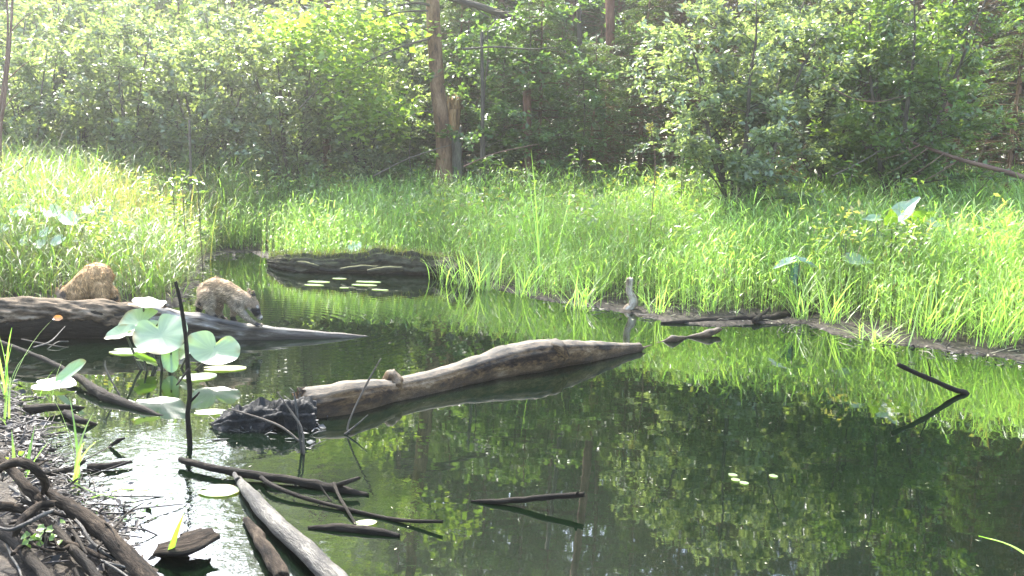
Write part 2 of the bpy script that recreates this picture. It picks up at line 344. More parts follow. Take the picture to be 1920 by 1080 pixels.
wo = link('pond_water', mesh_np('pond_water', wv, np.array([[0, 1, 2, 3]]), mat=m)); wo['kind'] = 'structure'

# ------------------------------------------------------------------ trees and shrubs
def mixcol(n, cols, g, var=.25):
    c = np.array(cols, float); w = g.dirichlet(np.full(len(c), .6), n); o = w @ c
    return o * g.uniform(1 - var, 1 + var, (n, 1))
def broadleaf(seed, H, stems, lo, R, leafL, leafW, nlimb, ntwig, nleaf, cols, mat, trunk_mat, r0=.05, flat=.4, spread=.25, lean=(0, 0), up=(10, 55), updir=.9, var=.25):
    g = np.random.default_rng(seed); T = Geo(); Lf = Geo(); BA, DI, NO = [], [], []
    for s in range(stems):
        az = 2 * np.pi * (s + g.uniform(-.3, .3)) / stems; hh = H * (g.uniform(.72, 1) if stems > 1 else 1)
        out_ = spread * H * (g.uniform(.5, 1.1) if stems > 1 else 0)
        k = 8; t = np.linspace(0, 1, k)[:, None]
        P = np.array([math.cos(az), math.sin(az), 0]) * (t ** 1.2 * out_ + .06 * (stems > 1)) + np.array([lean[0], lean[1], 0]) * t * hh + np.array([0, 0, hh]) * t
        P[1:] += g.normal(0, .02 * hh / 3, (k - 1, 3)) * np.array([1, 1, .2])
        rad = r0 * (1 - t[:, 0]) ** .8 + .006; rad[0] *= 1.35
        T.add(*tube(P, rad, 8, 14))
        nl = nlimb
        for i in range(nl):
            tt = lo + (1 - lo) * ((i + g.uniform(0, 1)) / nl)
            q = np.array([np.interp(tt, t[:, 0], P[:, a]) for a in range(3)])
            a2 = i * 2.4 + g.uniform(-.5, .5) + s; el = math.radians(g.uniform(*up))
            prof = math.sqrt(max(.06, 1 - ((tt - (lo + .35 * (1 - lo))) / (.72 * (1 - lo) + 1e-6)) ** 2))
            Ll = R * prof * g.uniform(.7, 1.1)
            d = np.array([math.cos(a2) * math.cos(el), math.sin(a2) * math.cos(el), math.sin(el)])
            u = np.linspace(0, 1, 5)[:, None]
            Q = q + d * u * Ll + np.array([0, 0, -.18 * Ll]) * u ** 2 * flat * 2 + g.normal(0, .03 * Ll, (5, 3)) * u
            T.add(*tube(Q, np.linspace(max(.35 * np.interp(tt, t[:, 0], rad), .006), .003, 5), 5))
            for j in range(ntwig):
                w = .2 + .8 * (j + g.uniform(0, 1)) / ntwig
                b = np.array([np.interp(w, u[:, 0], Q[:, a]) for a in range(3)])
                dd = d + g.normal(0, .75, 3) * np.array([1, 1, 1 - flat]); dd = nrm(dd)
                tl = R * g.uniform(.12, .34)
                e_ = b + dd * tl + np.array([0, 0, -.1 * tl])
                if j % 2 == 0: T.add(*tube(np.array([b, (b + e_) / 2 + g.normal(0, .01, 3), e_]), np.array([.005, .004, .002]), 3))
                x = g.uniform(.1, 1.05, nleaf)[:, None]
                BA.append(b * (1 - x) + e_ * x + g.normal(0, leafL * .38, (nleaf, 3)))
                dl = dd + g.normal(0, .8, (nleaf, 3)) * np.array([1, 1, .55]); dl[:, 2] -= .15; DI.append(dl)
                no = g.normal(0, .55, (nleaf, 3)); no[:, 2] += updir; NO.append(no)
    BA, DI, NO = np.concatenate(BA), np.concatenate(DI), nrm(np.concatenate(NO)); n = len(BA)
    s = g.uniform(.6, 1.25, n)
    V, F = leaf_quads(BA, DI, NO, leafL * s, leafW * s)
    # clumps of lighter and darker foliage through the crown
    c = mixcol(n, cols, g, var) * (1 + .35 * smooth_noise(BA, 3.0, seed, 3))[:, None].clip(.45, 1.7)
    Lf.add(V, F, np.repeat(c, 4, 0))
    return T.mesh('trunk', trunk_mat, True), Lf.mesh('crown', mat)
def conifer(seed, H, lo, R, cols, trunk_mat, r0=.12, per=4, dz=.26, ntw=14, nn=9, nl=.075, nw=.022, dead=True):
    g = np.random.default_rng(seed); T = Geo(); Lf = Geo(); BA, DI, NO = [], [], []
    k = 9; t = np.linspace(0, 1, k)[:, None]; P = np.array([0, 0, H]) * t + np.cumsum(g.normal(0, .03, (k, 3)), 0) * np.array([1, 1, 0]); P[0] = 0
    rad = r0 * (1 - t[:, 0]) + .01; rad[0] *= 1.25
    T.add(*tube(P, rad, 10, 24, rough=.06, freq=8, seed=seed))
    z = .5
    a0 = 0
    while z < H - .1:
        tt = z / H; alive = z > lo * g.uniform(.8, 1.25)
        for b in range(per):
            a = a0 + b * 2 * np.pi / per + g.uniform(-.35, .35)
            Ll = R * (1 - tt) ** .75 * g.uniform(.6, 1.1) + .15
            if not alive: Ll *= g.uniform(.3, .7)
            u = np.linspace(0, 1, 5)[:, None]; d = np.array([math.cos(a), math.sin(a), 0]); q = np.array([np.interp(tt, t[:, 0], P[:, c]) for c in range(3)])
            Q = q + d * u * Ll + np.array([0, 0, 1]) * (.18 * u - .42 * u ** 2) * Ll * g.uniform(.4, 1.2)
            T.add(*tube(Q, np.linspace(.014, .003, 5), 4))
            if not alive:
                for j in range(4):
                    w = g.uniform(.3, 1); p0 = np.array([np.interp(w, u[:, 0], Q[:, c]) for c in range(3)]); T.add(*tube(np.array([p0, p0 + g.normal(0, .16, 3)]), np.array([.004, .002]), 3))
                continue
            sd = np.array([-d[1], d[0], 0])
            for j in range(ntw):
                w = .15 + .85 * (j + g.uniform(0, 1)) / ntw; sg = 1 if j % 2 else -1
                p0 = np.array([np.interp(w, u[:, 0], Q[:, c]) for c in range(3)])
                tl = Ll * .42 * (1.12 - w) + .10
                dd = nrm(d * .7 + sd * sg * g.uniform(.5, 1.1) + np.array([0, 0, g.uniform(-.35, .05)]))
                x = np.linspace(.08, 1.05, nn)[:, None]
                pp = p0 + dd * x * tl + np.array([0, 0, -.25]) * (x ** 2) * tl
                ss = np.cross(dd, [0, 0, 1]); s2 = np.where(np.arange(nn) % 2 == 0, 1, -1)[:, None]
                BA.append(pp); DI.append(dd + ss * s2 * .75 + g.normal(0, .25, (nn, 3))); no = g.normal(0, .3, (nn, 3)); no[:, 2] += 1; NO.append(no)
        z += dz * g.uniform(.7, 1.3); a0 += 1.1
    BA, DI, NO = np.concatenate(BA), np.concatenate(DI), nrm(np.concatenate(NO)); n = len(BA)
    s = g.uniform(.7, 1.3, n); V, F = leaf_quads(BA, DI, NO, nl * s, nw * s, .1, .12)
    c = mixcol(n, cols, g, .3) * (1 + .35 * smooth_noise(BA, 2.0, seed, 2))[:, None].clip(.45, 1.7)
    Lf.add(V, F, np.repeat(c, 4, 0))
    return T.mesh('trunk', trunk_mat, True), Lf.mesh('crown', M['needle'])
G_GREY = [(.17, .215, .135), (.22, .26, .18), (.115, .155, .085)]
G_YEL = [(.19, .26, .055), (.15, .23, .05), (.24, .28, .07)]
G_MID = [(.10, .17, .055), (.13, .19, .055), (.07, .125, .04)]
G_HEM = [(.055, .10, .04), (.08, .13, .045), (.12, .16, .045)]
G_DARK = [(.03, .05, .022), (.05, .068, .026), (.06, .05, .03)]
PR = {}
PR['shrub'] = [broadleaf(21 + i, 3.6, 6, .22, 1.0, .085, .045, 13, 8, 26, G_GREY, M['leaf'], M['twig'], r0=.035, spread=.26, flat=.35) for i in range(2)]
PR['shrub_y'] = [broadleaf(31, 3.3, 6, .2, 1.0, .085, .045, 13, 8, 24, G_MID + [(.13, .17, .05)], M['leaf'], M['twig'], r0=.035, spread=.27, flat=.35)]
PR['thicket'] = [broadleaf(41 + i, 3.0, 7, .12, .95, .10, .058, 11, 7, 15, G_GREY + [(.20, .25, .10)], M['leaf'], M['twig'], r0=.025, spread=.24, flat=.3) for i in range(2)]
PR['maple'] = [broadleaf(51 + i, 8.0, 1, .12, 2.5, .15, .12, 34, 11, 26, G_YEL, M['maple'], M['bark'], r0=.10, flat=.8, up=(0, 35), updir=1.3) for i in range(2)]
PR['maple_g'] = [broadleaf(57, 9.0, 1, .15, 2.4, .14, .11, 34, 11, 24, G_MID + [(.12, .17, .04)], M['leaf'], M['bark'], r0=.11, flat=.75, up=(0, 40), updir=1.2)]
PR['sapling'] = [broadleaf(61 + i, 3.4, 1, .15, 1.05, .10, .075, 18, 7, 16, G_MID + [(.09, .15, .07)], M['leaf'], M['twig'], r0=.028, flat=.75, up=(-5, 35), updir=1.2) for i in range(2)]
PR['hemlock'] = [conifer(71, 9.5, .9, 2.2, G_HEM, M['bark_red']), conifer(72, 8.0, 1.2, 1.9, G_HEM, M['bark'])]
PR['hem_small'] = [conifer(75, 4.2, .35, 1.5, G_HEM + [(.10, .14, .04)], M['bark'], r0=.045, per=4, dz=.17, ntw=14, nn=9)]
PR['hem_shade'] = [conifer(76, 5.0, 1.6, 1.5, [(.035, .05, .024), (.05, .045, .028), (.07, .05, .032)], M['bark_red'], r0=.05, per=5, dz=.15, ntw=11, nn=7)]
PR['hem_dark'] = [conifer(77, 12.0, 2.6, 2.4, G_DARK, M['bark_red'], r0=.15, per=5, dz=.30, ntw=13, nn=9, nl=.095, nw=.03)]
def plant(kind, name, pt, label, cat, sc=1.0, rz=None, group=None, var=None, tilt=(0, 0)):
    lst = PR[kind]; v = random.randrange(len(lst)) if var is None else var
    x, y = pt[0], pt[1]; z = float(ground_z([[x, y]])[0]) - .03
    e = empty(name, (x, y, z), random.uniform(0, 6.28) if rz is None else rz, sc)
    e.rotation_euler = (tilt[0], tilt[1], e.rotation_euler[2])
    link('trunk', lst[v][0], e); link('crown', lst[v][1], e)
    return tag(e, label, cat, group)
def at(px, dist): 
    p = PD(px, 300, dist); return p

# the two bright shrubs at the right edge of the meadow
plant('shrub', 'leafy_shrub', at(1390, 13.2), 'pale grey-green shrub at the back of the meadow, left of the right-hand pair', 'shrub', 1.08, .4, var=0)
plant('shrub_y', 'leafy_shrub', at(1690, 13.6), 'yellow-green rounded shrub at the right behind the meadow', 'shrub', 1.08, 1.0)
plant('shrub', 'leafy_shrub', at(1545, 15.2), 'tall shrub standing between and behind the two right-hand shrubs', 'shrub', 1.12, 2.2, var=1)
# grey-green thickets at the left
for i, (x, d, s, lab) in enumerate([
    (60, 16.6, .95, 'hazy pale thicket at the left edge behind the tan grasses'),
    (235, 17.2, 1.05, 'pale green thicket with thin dark stems, second from the left edge'),
    (385, 17.4, 1.1, 'dense grey-green thicket left of centre behind the meadow'),
    (545, 17.6, 1.1, 'grey-green thicket under the yellow maple branches'),
    (690, 17.6, .95, 'low blue-green thicket just left of the big brown trunk')]):
    plant('thicket', 'thicket_shrub', at(x, d), lab, 'shrub', s, i * 1.3, 'thickets along the back of the meadow', var=i % 2)
# maples
plant('maple', 'maple_tree', at(110, 25), 'sunlit yellow-green maple glowing in the haze at upper left', 'tree', .95, .3, var=0)
plant('maple', 'maple_tree', at(440, 26), 'yellow-green maple above the dense grey-green thicket', 'tree', .98, 1.9, var=1)
plant('maple', 'maple_tree', at(640, 25), 'maple with bright yellow leaf sprays left of the big trunk', 'tree', 1.0, 3.1, var=0)
for i, (x, d, s) in enumerate([(-150, 25, .95), (-20, 28, 1.05), (250, 28, .85), (60, 32, 1.1), (340, 31, .85), (500, 29, 1.15), (560, 27, 1.1)]):
    plant('maple' if i < 6 else 'maple_g', 'maple_tree', at(x, d), 'yellow-green maple in the hazy wood at upper left', 'tree', s, i * 1.1, 'maples in the hazy wood', var=0)
plant('maple_g', 'maple_tree', at(760, 25), 'green maple in the wood behind the big brown trunk', 'tree', 1.05, .7)
for i, (x, d, s) in enumerate([(520, 33, 1.5), (630, 32, 1.6), (720, 34, 1.7), (860, 33, 1.75), (1000, 34, 1.8), (1110, 33, 1.75), (1230, 34, 1.8)]):
    plant('maple_g', 'maple_tree', at(x, d), 'tall broadleaf tree far back in the middle of the wood', 'tree', s, i * 1.2, 'tall trees far back in the wood')
plant('maple_g', 'maple_tree', at(900, 26), 'green broadleaf tree deep in the wood right of the big trunk', 'tree', 1.15, 2.7)
# saplings round the trunk
for i, (x, d, s, lab) in enumerate([
    (905, 16.3, .95, 'broad-leaved sapling with a thin dark stem right of the big trunk'),
    (985, 17.0, 1.1, 'sapling with blue-green round leaves in the middle of the wood edge'),
    (1090, 16.2, .8, 'small round-leaved sapling left of the reddish trunk'),
    (1290, 13.9, .42, 'little leafy sapling at the meadow edge below the pale shrub'),
    (770, 16.2, .6, 'low sapling at the foot of the big brown trunk')]):
    plant('sapling', 'young_sapling', at(x, d + .8), lab, 'sapling', s, i * 1.7, 'saplings at the wood edge', var=i % 2)
# hemlocks
for i, (x, d, s, lab) in enumerate([
    (1010, 18.0, .95, 'young hemlock with drooping green sprays in mid wood edge'),
    (1110, 17.2, .75, 'small hemlock with yellow-green tips left of the reddish trunk'),
    (1195, 17.8, 1.0, 'young hemlock right of the reddish trunk'),
    (860, 19.2, 1.05, 'young hemlock behind the orange broken snag'),
    (1440, 14.4, .38, 'tiny hemlock beside the grey stump under the pale shrub'),
    (1890, 14.2, .8, 'young hemlock at the right edge of the photo')]):
    plant('hem_small', 'hemlock_sapling', at(x, d), lab, 'hemlock', s, i * 1.9, 'young hemlocks at the wood edge')
for i, (x, d, s) in enumerate([(1060, 24.5, 1.0), (1230, 24, 1.0), (930, 25, 1.05), (760, 28, 1.1), (1150, 27, 1.2), (620, 28, 1.25), (1010, 30, 1.5), (500, 31, 1.2), (700, 29, 1.4), (850, 29, 1.45), (1120, 31, 1.5), (930, 33, 1.6), (760, 33, 1.6), (1220, 29, 1.5), (570, 34, 1.5)]):
    plant('hemlock', 'hemlock_tree', at(x, d), 'tall hemlock in the middle of the wood', 'hemlock', s, i * 1.3, 'hemlocks in the middle wood', var=i % 2)
for i, (x, d, s) in enumerate([(1330, 23, .85), (1480, 23.5, .9), (1610, 23, .85), (1760, 22.5, .85), (1900, 20, .8), (2010, 21, .85), (1400, 25, 1.0), (1550, 25, 1.05), (1700, 24.5, 1.05), (1850, 24, 1.0), (2000, 24, 1.05), (1300, 27, 1.15), (1480, 28, 1.2), (1650, 27, 1.2), (1800, 26, 1.2), (1960, 26, 1.2), (2130, 19, 1.1)]):
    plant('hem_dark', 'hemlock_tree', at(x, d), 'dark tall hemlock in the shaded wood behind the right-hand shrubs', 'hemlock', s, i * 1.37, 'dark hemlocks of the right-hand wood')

for i, (x, d, s) in enumerate([(1260, 17.5, .9), (1330, 18.5, 1.0), (1390, 17.2, .9), (1460, 17.6, 1.0), (1560, 17.8, 1.0), (1720, 16.8, .95), (1800, 17.4, 1.0), (1900, 16.4, 1.0), (1985, 17, 1.0), (1350, 20, 1.0), (1500, 19.5, .95), (1580, 20.5, 1.0), (1660, 18.8, .9), (1750, 20, 1.0), (1840, 18.6, .9), (1930, 19.5, 1.0), (960, 21, .9), (1040, 23, 1.0), (1120, 22, .9), (1180, 24, 1.0), (820, 22, .95), (700, 24, 1.0), (1420, 24, 1.1), (1620, 24, 1.1), (1820, 24, 1.1)]):
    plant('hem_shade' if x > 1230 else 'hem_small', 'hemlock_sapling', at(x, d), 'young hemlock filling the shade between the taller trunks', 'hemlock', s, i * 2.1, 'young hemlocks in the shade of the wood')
for i, (x, d, s) in enumerate([(20, 19.5, 1.15), (140, 20.5, 1.25), (300, 20, 1.2), (450, 20.5, 1.3), (590, 20, 1.3), (700, 21, 1.35), (780, 19.6, 1.0), (-110, 18, 1.1)]):
    plant('thicket', 'thicket_shrub', at(x, d), 'leafy thicket filling the second row behind the left-hand thickets', 'shrub', s, i * 1.9, 'second row of thickets at left', var=i % 2)
for i, (x, d, s) in enumerate([(940, 18.6, 1.1), (1050, 19.2, 1.2), (1170, 18.8, 1.0), (870, 20, 1.3), (1270, 18.2, .9)]):
    plant('sapling', 'young_sapling', at(x, d), 'broad-leaved sapling deeper among the young hemlocks', 'sapling', s, i * 1.4, 'saplings among the young hemlocks', var=i % 2)
# far wood that reads as one mass
def far_wood():
    g = np.random.default_rng(5); G = Geo(); K = 3000
    az = np.radians(g.uniform(-40, 40, K)); D = g.uniform(32, 52, K)
    top = np.interp(np.degrees(az), [-40, -26, -14, -8, 0, 40], [8, 7, 7, 13, 15, 17]) * (D / 40)
    z = g.uniform(0, 1, K) ** .8 * top * (1 + .18 * np.sin(az * 60))
    c = np.stack([np.sin(az) * D, np.cos(az) * D, z], 1); n = 34
    B = np.repeat(c, n, 0) + g.normal(0, .75, (K * n, 3)) * np.array([1.2, 1, .7])
    no = g.normal(0, .6, (K * n, 3)); no[:, 2] += .8
    s = g.uniform(.7, 1.3, K * n)
    V, F = leaf_quads(B, g.normal(0, 1, (K * n, 3)) * np.array([1, 1, .4]), nrm(no), .42 * s, .26 * s)
    yel = np.clip((-math.radians(3) - np.repeat(az, n)) / .25, 0, 1)[:, None]
    cc = mixcol(K * n, G_DARK + G_MID, g) * (1 - yel) + mixcol(K * n, G_YEL + G_MID, g) * yel
    G.add(V, F, np.repeat(cc, 4, 0)); o = link('distant_woodland', G.mesh('distant_woodland', M['maple'])); tag(o, 'dense leafy mass of the far wood behind everything', 'woodland', kind='stuff')
far_wood()

# the big brown trunk in the middle: its own tree
def big_tree():
    b = PD(834, 305, 17.0); bz = float(ground_z([b[:2]])[0]); base = np.array([b[0], b[1], bz - .05])
    e = empty('big_tree', base)
    P = [base, PD(832, 270, 17.0), PD(822, 180, 17.0), PD(815, 80, 17.0), PD(811, 0, 17.0), PD(806, -120, 17.05), PD(800, -330, 17.1), PD(800, -560, 17.2)]
    G = Geo(); G.add(*tube(np.array(P) - base, [.17, .135, .125, .118, .112, .10, .08, .05], 14, 60, rough=.07, freq=5, seed=2, groove=.03))
    link('trunk', G.mesh('trunk', M['bark'], True), e)
    for (a, c, dd, r) in [((814, 12), (745, 12), -.6, .03), ((815, 70), (660, 130), -1.2, .022), ((812, 20), (690, 40), -.8, .022), ((817, 210), (762, 222), -.5, .016), ((812, -60), (900, -150), .3, .03), ((806, -200), (700, -300), .2, .03), ((803, -300), (920, -380), -.4, .03)]:
        p0 = PD(*a, 17.0) - base; p1 = PD(*c, 17.0 + dd) - base; mid = (p0 + p1) / 2 + np.array([0, 0, .06])
        B = Geo(); B.add(*tube(np.array([p0, mid, p1]), [r, r * .7, r * .3], 6, 8, rough=.1)); link('branch', B.mesh('branch', M['twig'], True), e)
    g = np.random.default_rng(3); n = 5200
    cen = np.array([PD(x, y, 17 + g.uniform(-.9, .5)) for x, y in [(650, 130), (690, 190), (600, 100), (720, 60), (640, 40), (560, 60), (700, 300 - 70), (760, -60), (860, -120), (700, -250), (800, -300), (900, -330), (820, -480), (740, -420), (620, -180)]]) - base
    ci = g.integers(0, len(cen), n); pts = cen[ci] + g.normal(0, 1, (n, 3)) * np.array([.36, .34, .16]); no = g.normal(0, .4, (n, 3)); no[:, 2] += 1
    s = g.uniform(.7, 1.2, n); V, F = leaf_quads(pts, g.normal(0, 1, (n, 3)) * np.array([1, 1, .3]), nrm(no), .13 * s, .11 * s)
    C = Geo(); C.add(V, F, np.repeat(mixcol(n, G_YEL, g), 4, 0)); link('crown', C.mesh('crown', M['maple']), e)
    tag(e, 'big brown trunk leaning slightly left, rising out of frame at centre', 'tree')
big_tree()

def simple_tube(name, P, R, mat, label, cat, parent=None, sides=8, n=24, rough=.1, freq=10, seed=1, jag=.01, groove=.02, group=None, oval=1.0):
    P = np.array(P); org = P[np.argmin(P[:, 2])] if parent is None else np.zeros(3)
    G = Geo(); G.add(*tube(P - org, R, sides, n, rough, freq, seed, jag, groove, oval)); o = link(name, G.mesh(name, mat, True), parent, org if parent is None else None)
    if label: tag(o, label, cat, group)
    return o
def gz(p): return np.array([p[0], p[1], float(ground_z([p[:2]])[0]) - .05])
# slim trunks in the wood edge
for (xt, yt, xb, d, r, mat, lab) in [
    (1141, -260, 1146, 18.2, .085, 'bark_red', 'straight reddish trunk right of centre in the dark wood'),
    (903, 60, 903, 16.6, .032, 'twig', 'thin dark stem right of the orange snag'),
    (1080, -200, 1092, 19.5, .05, 'twig', 'slim dark trunk left of the reddish one'),
    (612, -150, 612, 18.6, .07, 'bark', 'slim grey-brown trunk behind the yellow maple sprays'),
    (1768, -60, 1774, 15.6, .085, 'bark_red', 'reddish trunk behind the yellow-green shrub at right'),
    (1798, 30, 1796, 16.4, .06, 'bark_red', 'thinner reddish trunk next to the one behind the right shrub'),
    (988, 170, 986, 17.4, .09, 'bark_red', 'short broken brown trunk low in the middle of the wood'),
    (1475, -100, 1470, 15.6, .07, 'bark_red', 'brown trunk hidden behind the pale shrub'),
    (355, 225, 352, 14.6, .022, 'twig', 'thin dark stem at the foot of the dense thicket')]:
    b = gz(PD(xb, 300, d)); t_ = PD(xt, yt, d); mid = (b + t_) / 2 + np.array([.03, 0, 0])
    simple_tube('slim_trunk', [b, mid, t_], [r * 1.15, r, r * .8], M[mat], lab, 'trunk', rough=.05, n=18, group='slim trunks at the wood edge')
# saplings at the upper left edge: two bare stems
for i, (pts, lab) in enumerate([
    ([(-2, 330), (0, 262), (8, 190), (18, 90), (24, -20), (24, -120)], 'thin bare sapling at upper left edge, the right one of two'),
    ([(-18, 330), (-8, 250), (2, 190), (12, 110), (14, 20), (2, -90)], 'thin bare sapling at upper left edge, the left one of two')]):
    P = [PD(x, y, 12.5 + .2 * i) for x, y in pts]; P[0] = gz(P[0])
    o = simple_tube('bare_sapling', P, [.028, .024, .02, .017, .013, .008], M['deadtwig'], lab, 'sapling', n=30, group='bare saplings at the left edge')
    base = np.array(o.location)
    if i == 0:
        for a, b_ in [((14, 150), (70, 105)), ((20, 60), (66, 20)), ((6, 205), (40, 170)), ((10, 180), (-30, 120))]:
            simple_tube('branch', [PD(*a, 12.5) - base, PD((a[0] + b_[0]) / 2, (a[1] + b_[1]) / 2 - 4, 12.45) - base, PD(*b_, 12.4) - base], [.009, .006, .003], M['deadtwig'], None, None, o, 5, 8)
# leaning dead trunk across the top
P = [PD(1010, 60, 18.2), PD(965, 38, 17.9), PD(905, 14, 17.6), PD(845, -4, 17.3), PD(740, -50, 17.0), PD(600, -130, 16.6)]
o = simple_tube('leaning_dead_trunk', P, [.075, .07, .06, .055, .05, .03], M['twig'], 'dark dead trunk leaning across the top right of the big trunk', 'trunk', n=40, rough=.12)
b = np.array(o.location)
for a, c in [((920, 20), (965, 22)), ((885, 8), (925, 38)), ((935, 28), (905, 62))]:
    simple_tube('broken_branch', [PD(*a, 17.7) - b, PD((a[0] + c[0]) / 2, (a[1] + c[1]) / 2 + 2, 17.5) - b, PD(*c, 17.4) - b], [.02, .014, .006], M['twig'], None, None, o, 5, 8)
P = [PD(868, 92, 16.5), PD(930, 88, 16.4), PD(990, 92, 16.4), PD(1045, 89, 16.3)]
simple_tube('bare_branch', P, [.018, .015, .012, .006], M['twig'], 'dark bare branch lying level among the round-leaved saplings', 'branch', n=24)

# broken snag with orange wood beside the big trunk
def snag():
    b = gz(PD(851, 300, 17.35)); e = empty('broken_snag', b)
    G = Geo(); G.add(*tube(np.array([b, PD(849, 285, 17.35), PD(849, 238, 17.35)]) - b, [.19, .16, .15], 12, 20, .12, 6, 4, .05, .06)); link('trunk', G.mesh('trunk', M['snag_grey'], True), e)
    G = Geo(); G.add(*tube(np.array([PD(849, 246, 17.3), PD(850, 215, 17.3), PD(854, 186, 17.3)]) - b, [.125, .13, .115], 16, 14, .1, 9, 5, .10, .07)); tp = link('splintered_top', G.mesh('splintered_top', M['snag'], True), e)
    for k in range(9):
        gq = np.random.default_rng(40 + k); x0 = 840 + k * 2.6 + gq.uniform(-1, 1); p0 = PD(x0, 205, 17.2); p1 = PD(x0 + gq.normal(0, 1.5), 186 - gq.uniform(0, 14), 17.2 + gq.uniform(-.05, .08)); G = Geo(); G.add(*tube(np.array([p0, (p0 + p1) / 2, p1]) - b, [.035, .026, .006], 6, 8, .2, 20, k, .01, .1)); link('splinter', G.mesh('splinter', M['snag'], True), tp)
    tag(e, 'broken snag with pale orange splintered top beside the big trunk', 'snag')
snag()
# stumps and broken wood under the pale shrub
b = gz(PD(1404, 300, 13.6)); e = empty('grey_stump', b); G = Geo(); G.add(*tube(np.array([b, PD(1401, 330, 13.6), PD(1405, 300, 13.6), PD(1408, 268, 13.6)]) - b, [.16, .125, .11, .10], 12, 20, .1, 7, 8, .03, .05)); link('trunk', G.mesh('trunk', M['snag_grey'], True), e)
G = Geo(); G.add(*tube(np.array([PD(1399, 335, 13.55), PD(1385, 346, 13.5)]) - b, [.06, .03], 8, 6, .1)); link('root', G.mesh('root', M['snag_grey'], True), e)
tag(e, 'grey upright stump under the pale shrub', 'stump')
def orange_stump():
    b = gz(PD(1440, 320, 14.2)); e = empty('broken_stump', b)
    for (x0, y0, x1, y1, r, d) in [(1432, 345, 1428, 285, .055, 14.2), (1448, 348, 1452, 292, .05, 14.25), (1462, 345, 1459, 300, .045, 14.15), (1440, 300, 1470, 290, .04, 14.3)]:
        p0 = PD(x0, y0, d); p1 = PD(x1, y1, d); G = Geo(); G.add(*tube(np.array([p0, (p0 + p1) / 2, p1]) - b, [r, r * .9, r * .6], 9, 12, .14, 9, int(x0), .06, .08)); link('splinter', G.mesh('splinter', M['snag'], True), e)
    tag(e, 'orange-brown shattered stump right of the grey stump', 'stump')
orange_stump()
for (pts, r, mat, lab) in [
    ([(1462, 306), (1485, 322), (1508, 338)], [.06, .055, .05], 'snag', 'short split orange log leaning down beside the shattered stump'),
    ([(1474, 345), (1490, 305), (1516, 268)], [.03, .026, .018], 'deadtwig', 'brown forked branch leaning over the split orange log')]:
    P = [PD(x, y, 14.0) for x, y in pts]; simple_tube('broken_log' if mat == 'snag' else 'leaning_branch', P, r, M[mat], lab, 'log' if mat == 'snag' else 'branch', jag=.04, groove=.05)
P = [PD(1668, 252, 13.2), PD(1730, 274, 13.0), PD(1800, 299, 12.8), PD(1860, 315, 12.6), PD(1925, 334, 12.5), PD(1990, 352, 12.4)]
o = simple_tube('fallen_sapling', P, [.014, .02, .026, .03, .034, .038], M['deadtwig'], 'thin pale fallen sapling slanting down at the right edge', 'fallen tree', n=40, rough=.06); b = np.array(o.location)
for a, c in [((1740, 278), (1655, 330)), ((1725, 272), (1650, 300)), ((1770, 288), (1680, 345)), ((1800, 299), (1700, 355)), ((1830, 307), (1850, 260)), ((1870, 318), (1820, 370)), ((1690, 260), (1720, 300))]:
    simple_tube('branch', [PD(*a, 12.85) - b, PD((a[0] + c[0]) / 2, (a[1] + c[1]) / 2 + 3, 12.8) - b, PD(*c, 12.75) - b], [.009, .006, .003], M['deadtwig'], None, None, o, 4, 7)

for i, (pts, d, r, lab) in enumerate([
    ([(1560, 165), (1600, 185), (1650, 190), (1700, 178)], 13.0, .012, 'pale bare branch curving inside the right-hand shrubs'),
    ([(1405, 215), (1440, 212), (1480, 232), (1510, 262)], 12.9, .012, 'pale dead branch drooping below the pale shrub'),
    ([(1280, 300), (1330, 292), (1370, 275), (1400, 262)], 13.2, .012, 'thin dead branch slanting at the left foot of the pale shrub'),
    ([(700, 330), (760, 300), (810, 282), (850, 270)], 15.6, .016, 'dead branch slanting up to the foot of the big trunk'),
    ([(870, 312), (920, 290), (970, 278), (1010, 270)], 15.2, .014, 'bare fallen branch in the grass right of the big trunk'),
    ([(1560, 330), (1620, 300), (1680, 262), (1720, 222)], 12.9, .014, 'grey dead limb leaning under the yellow-green shrub'),
    ([(20, 330), (45, 312), (60, 300), (66, 285)], 11.8, .010, 'small bare twig above the sedge at the left edge'),
    ([(560, 205), (600, 165), (650, 130), (690, 112)], 16.4, .016, 'dark bare limb rising through the yellow maple sprays')]):
    simple_tube('dead_branch', [PD(x, y, d) for x, y in pts], [r, r * .9, r * .7, r * .3], M['deadtwig' if i in (0, 1, 4) else 'twig'], lab, 'branch', n=30, sides=6, rough=.1, group='dead branches at the wood edge')
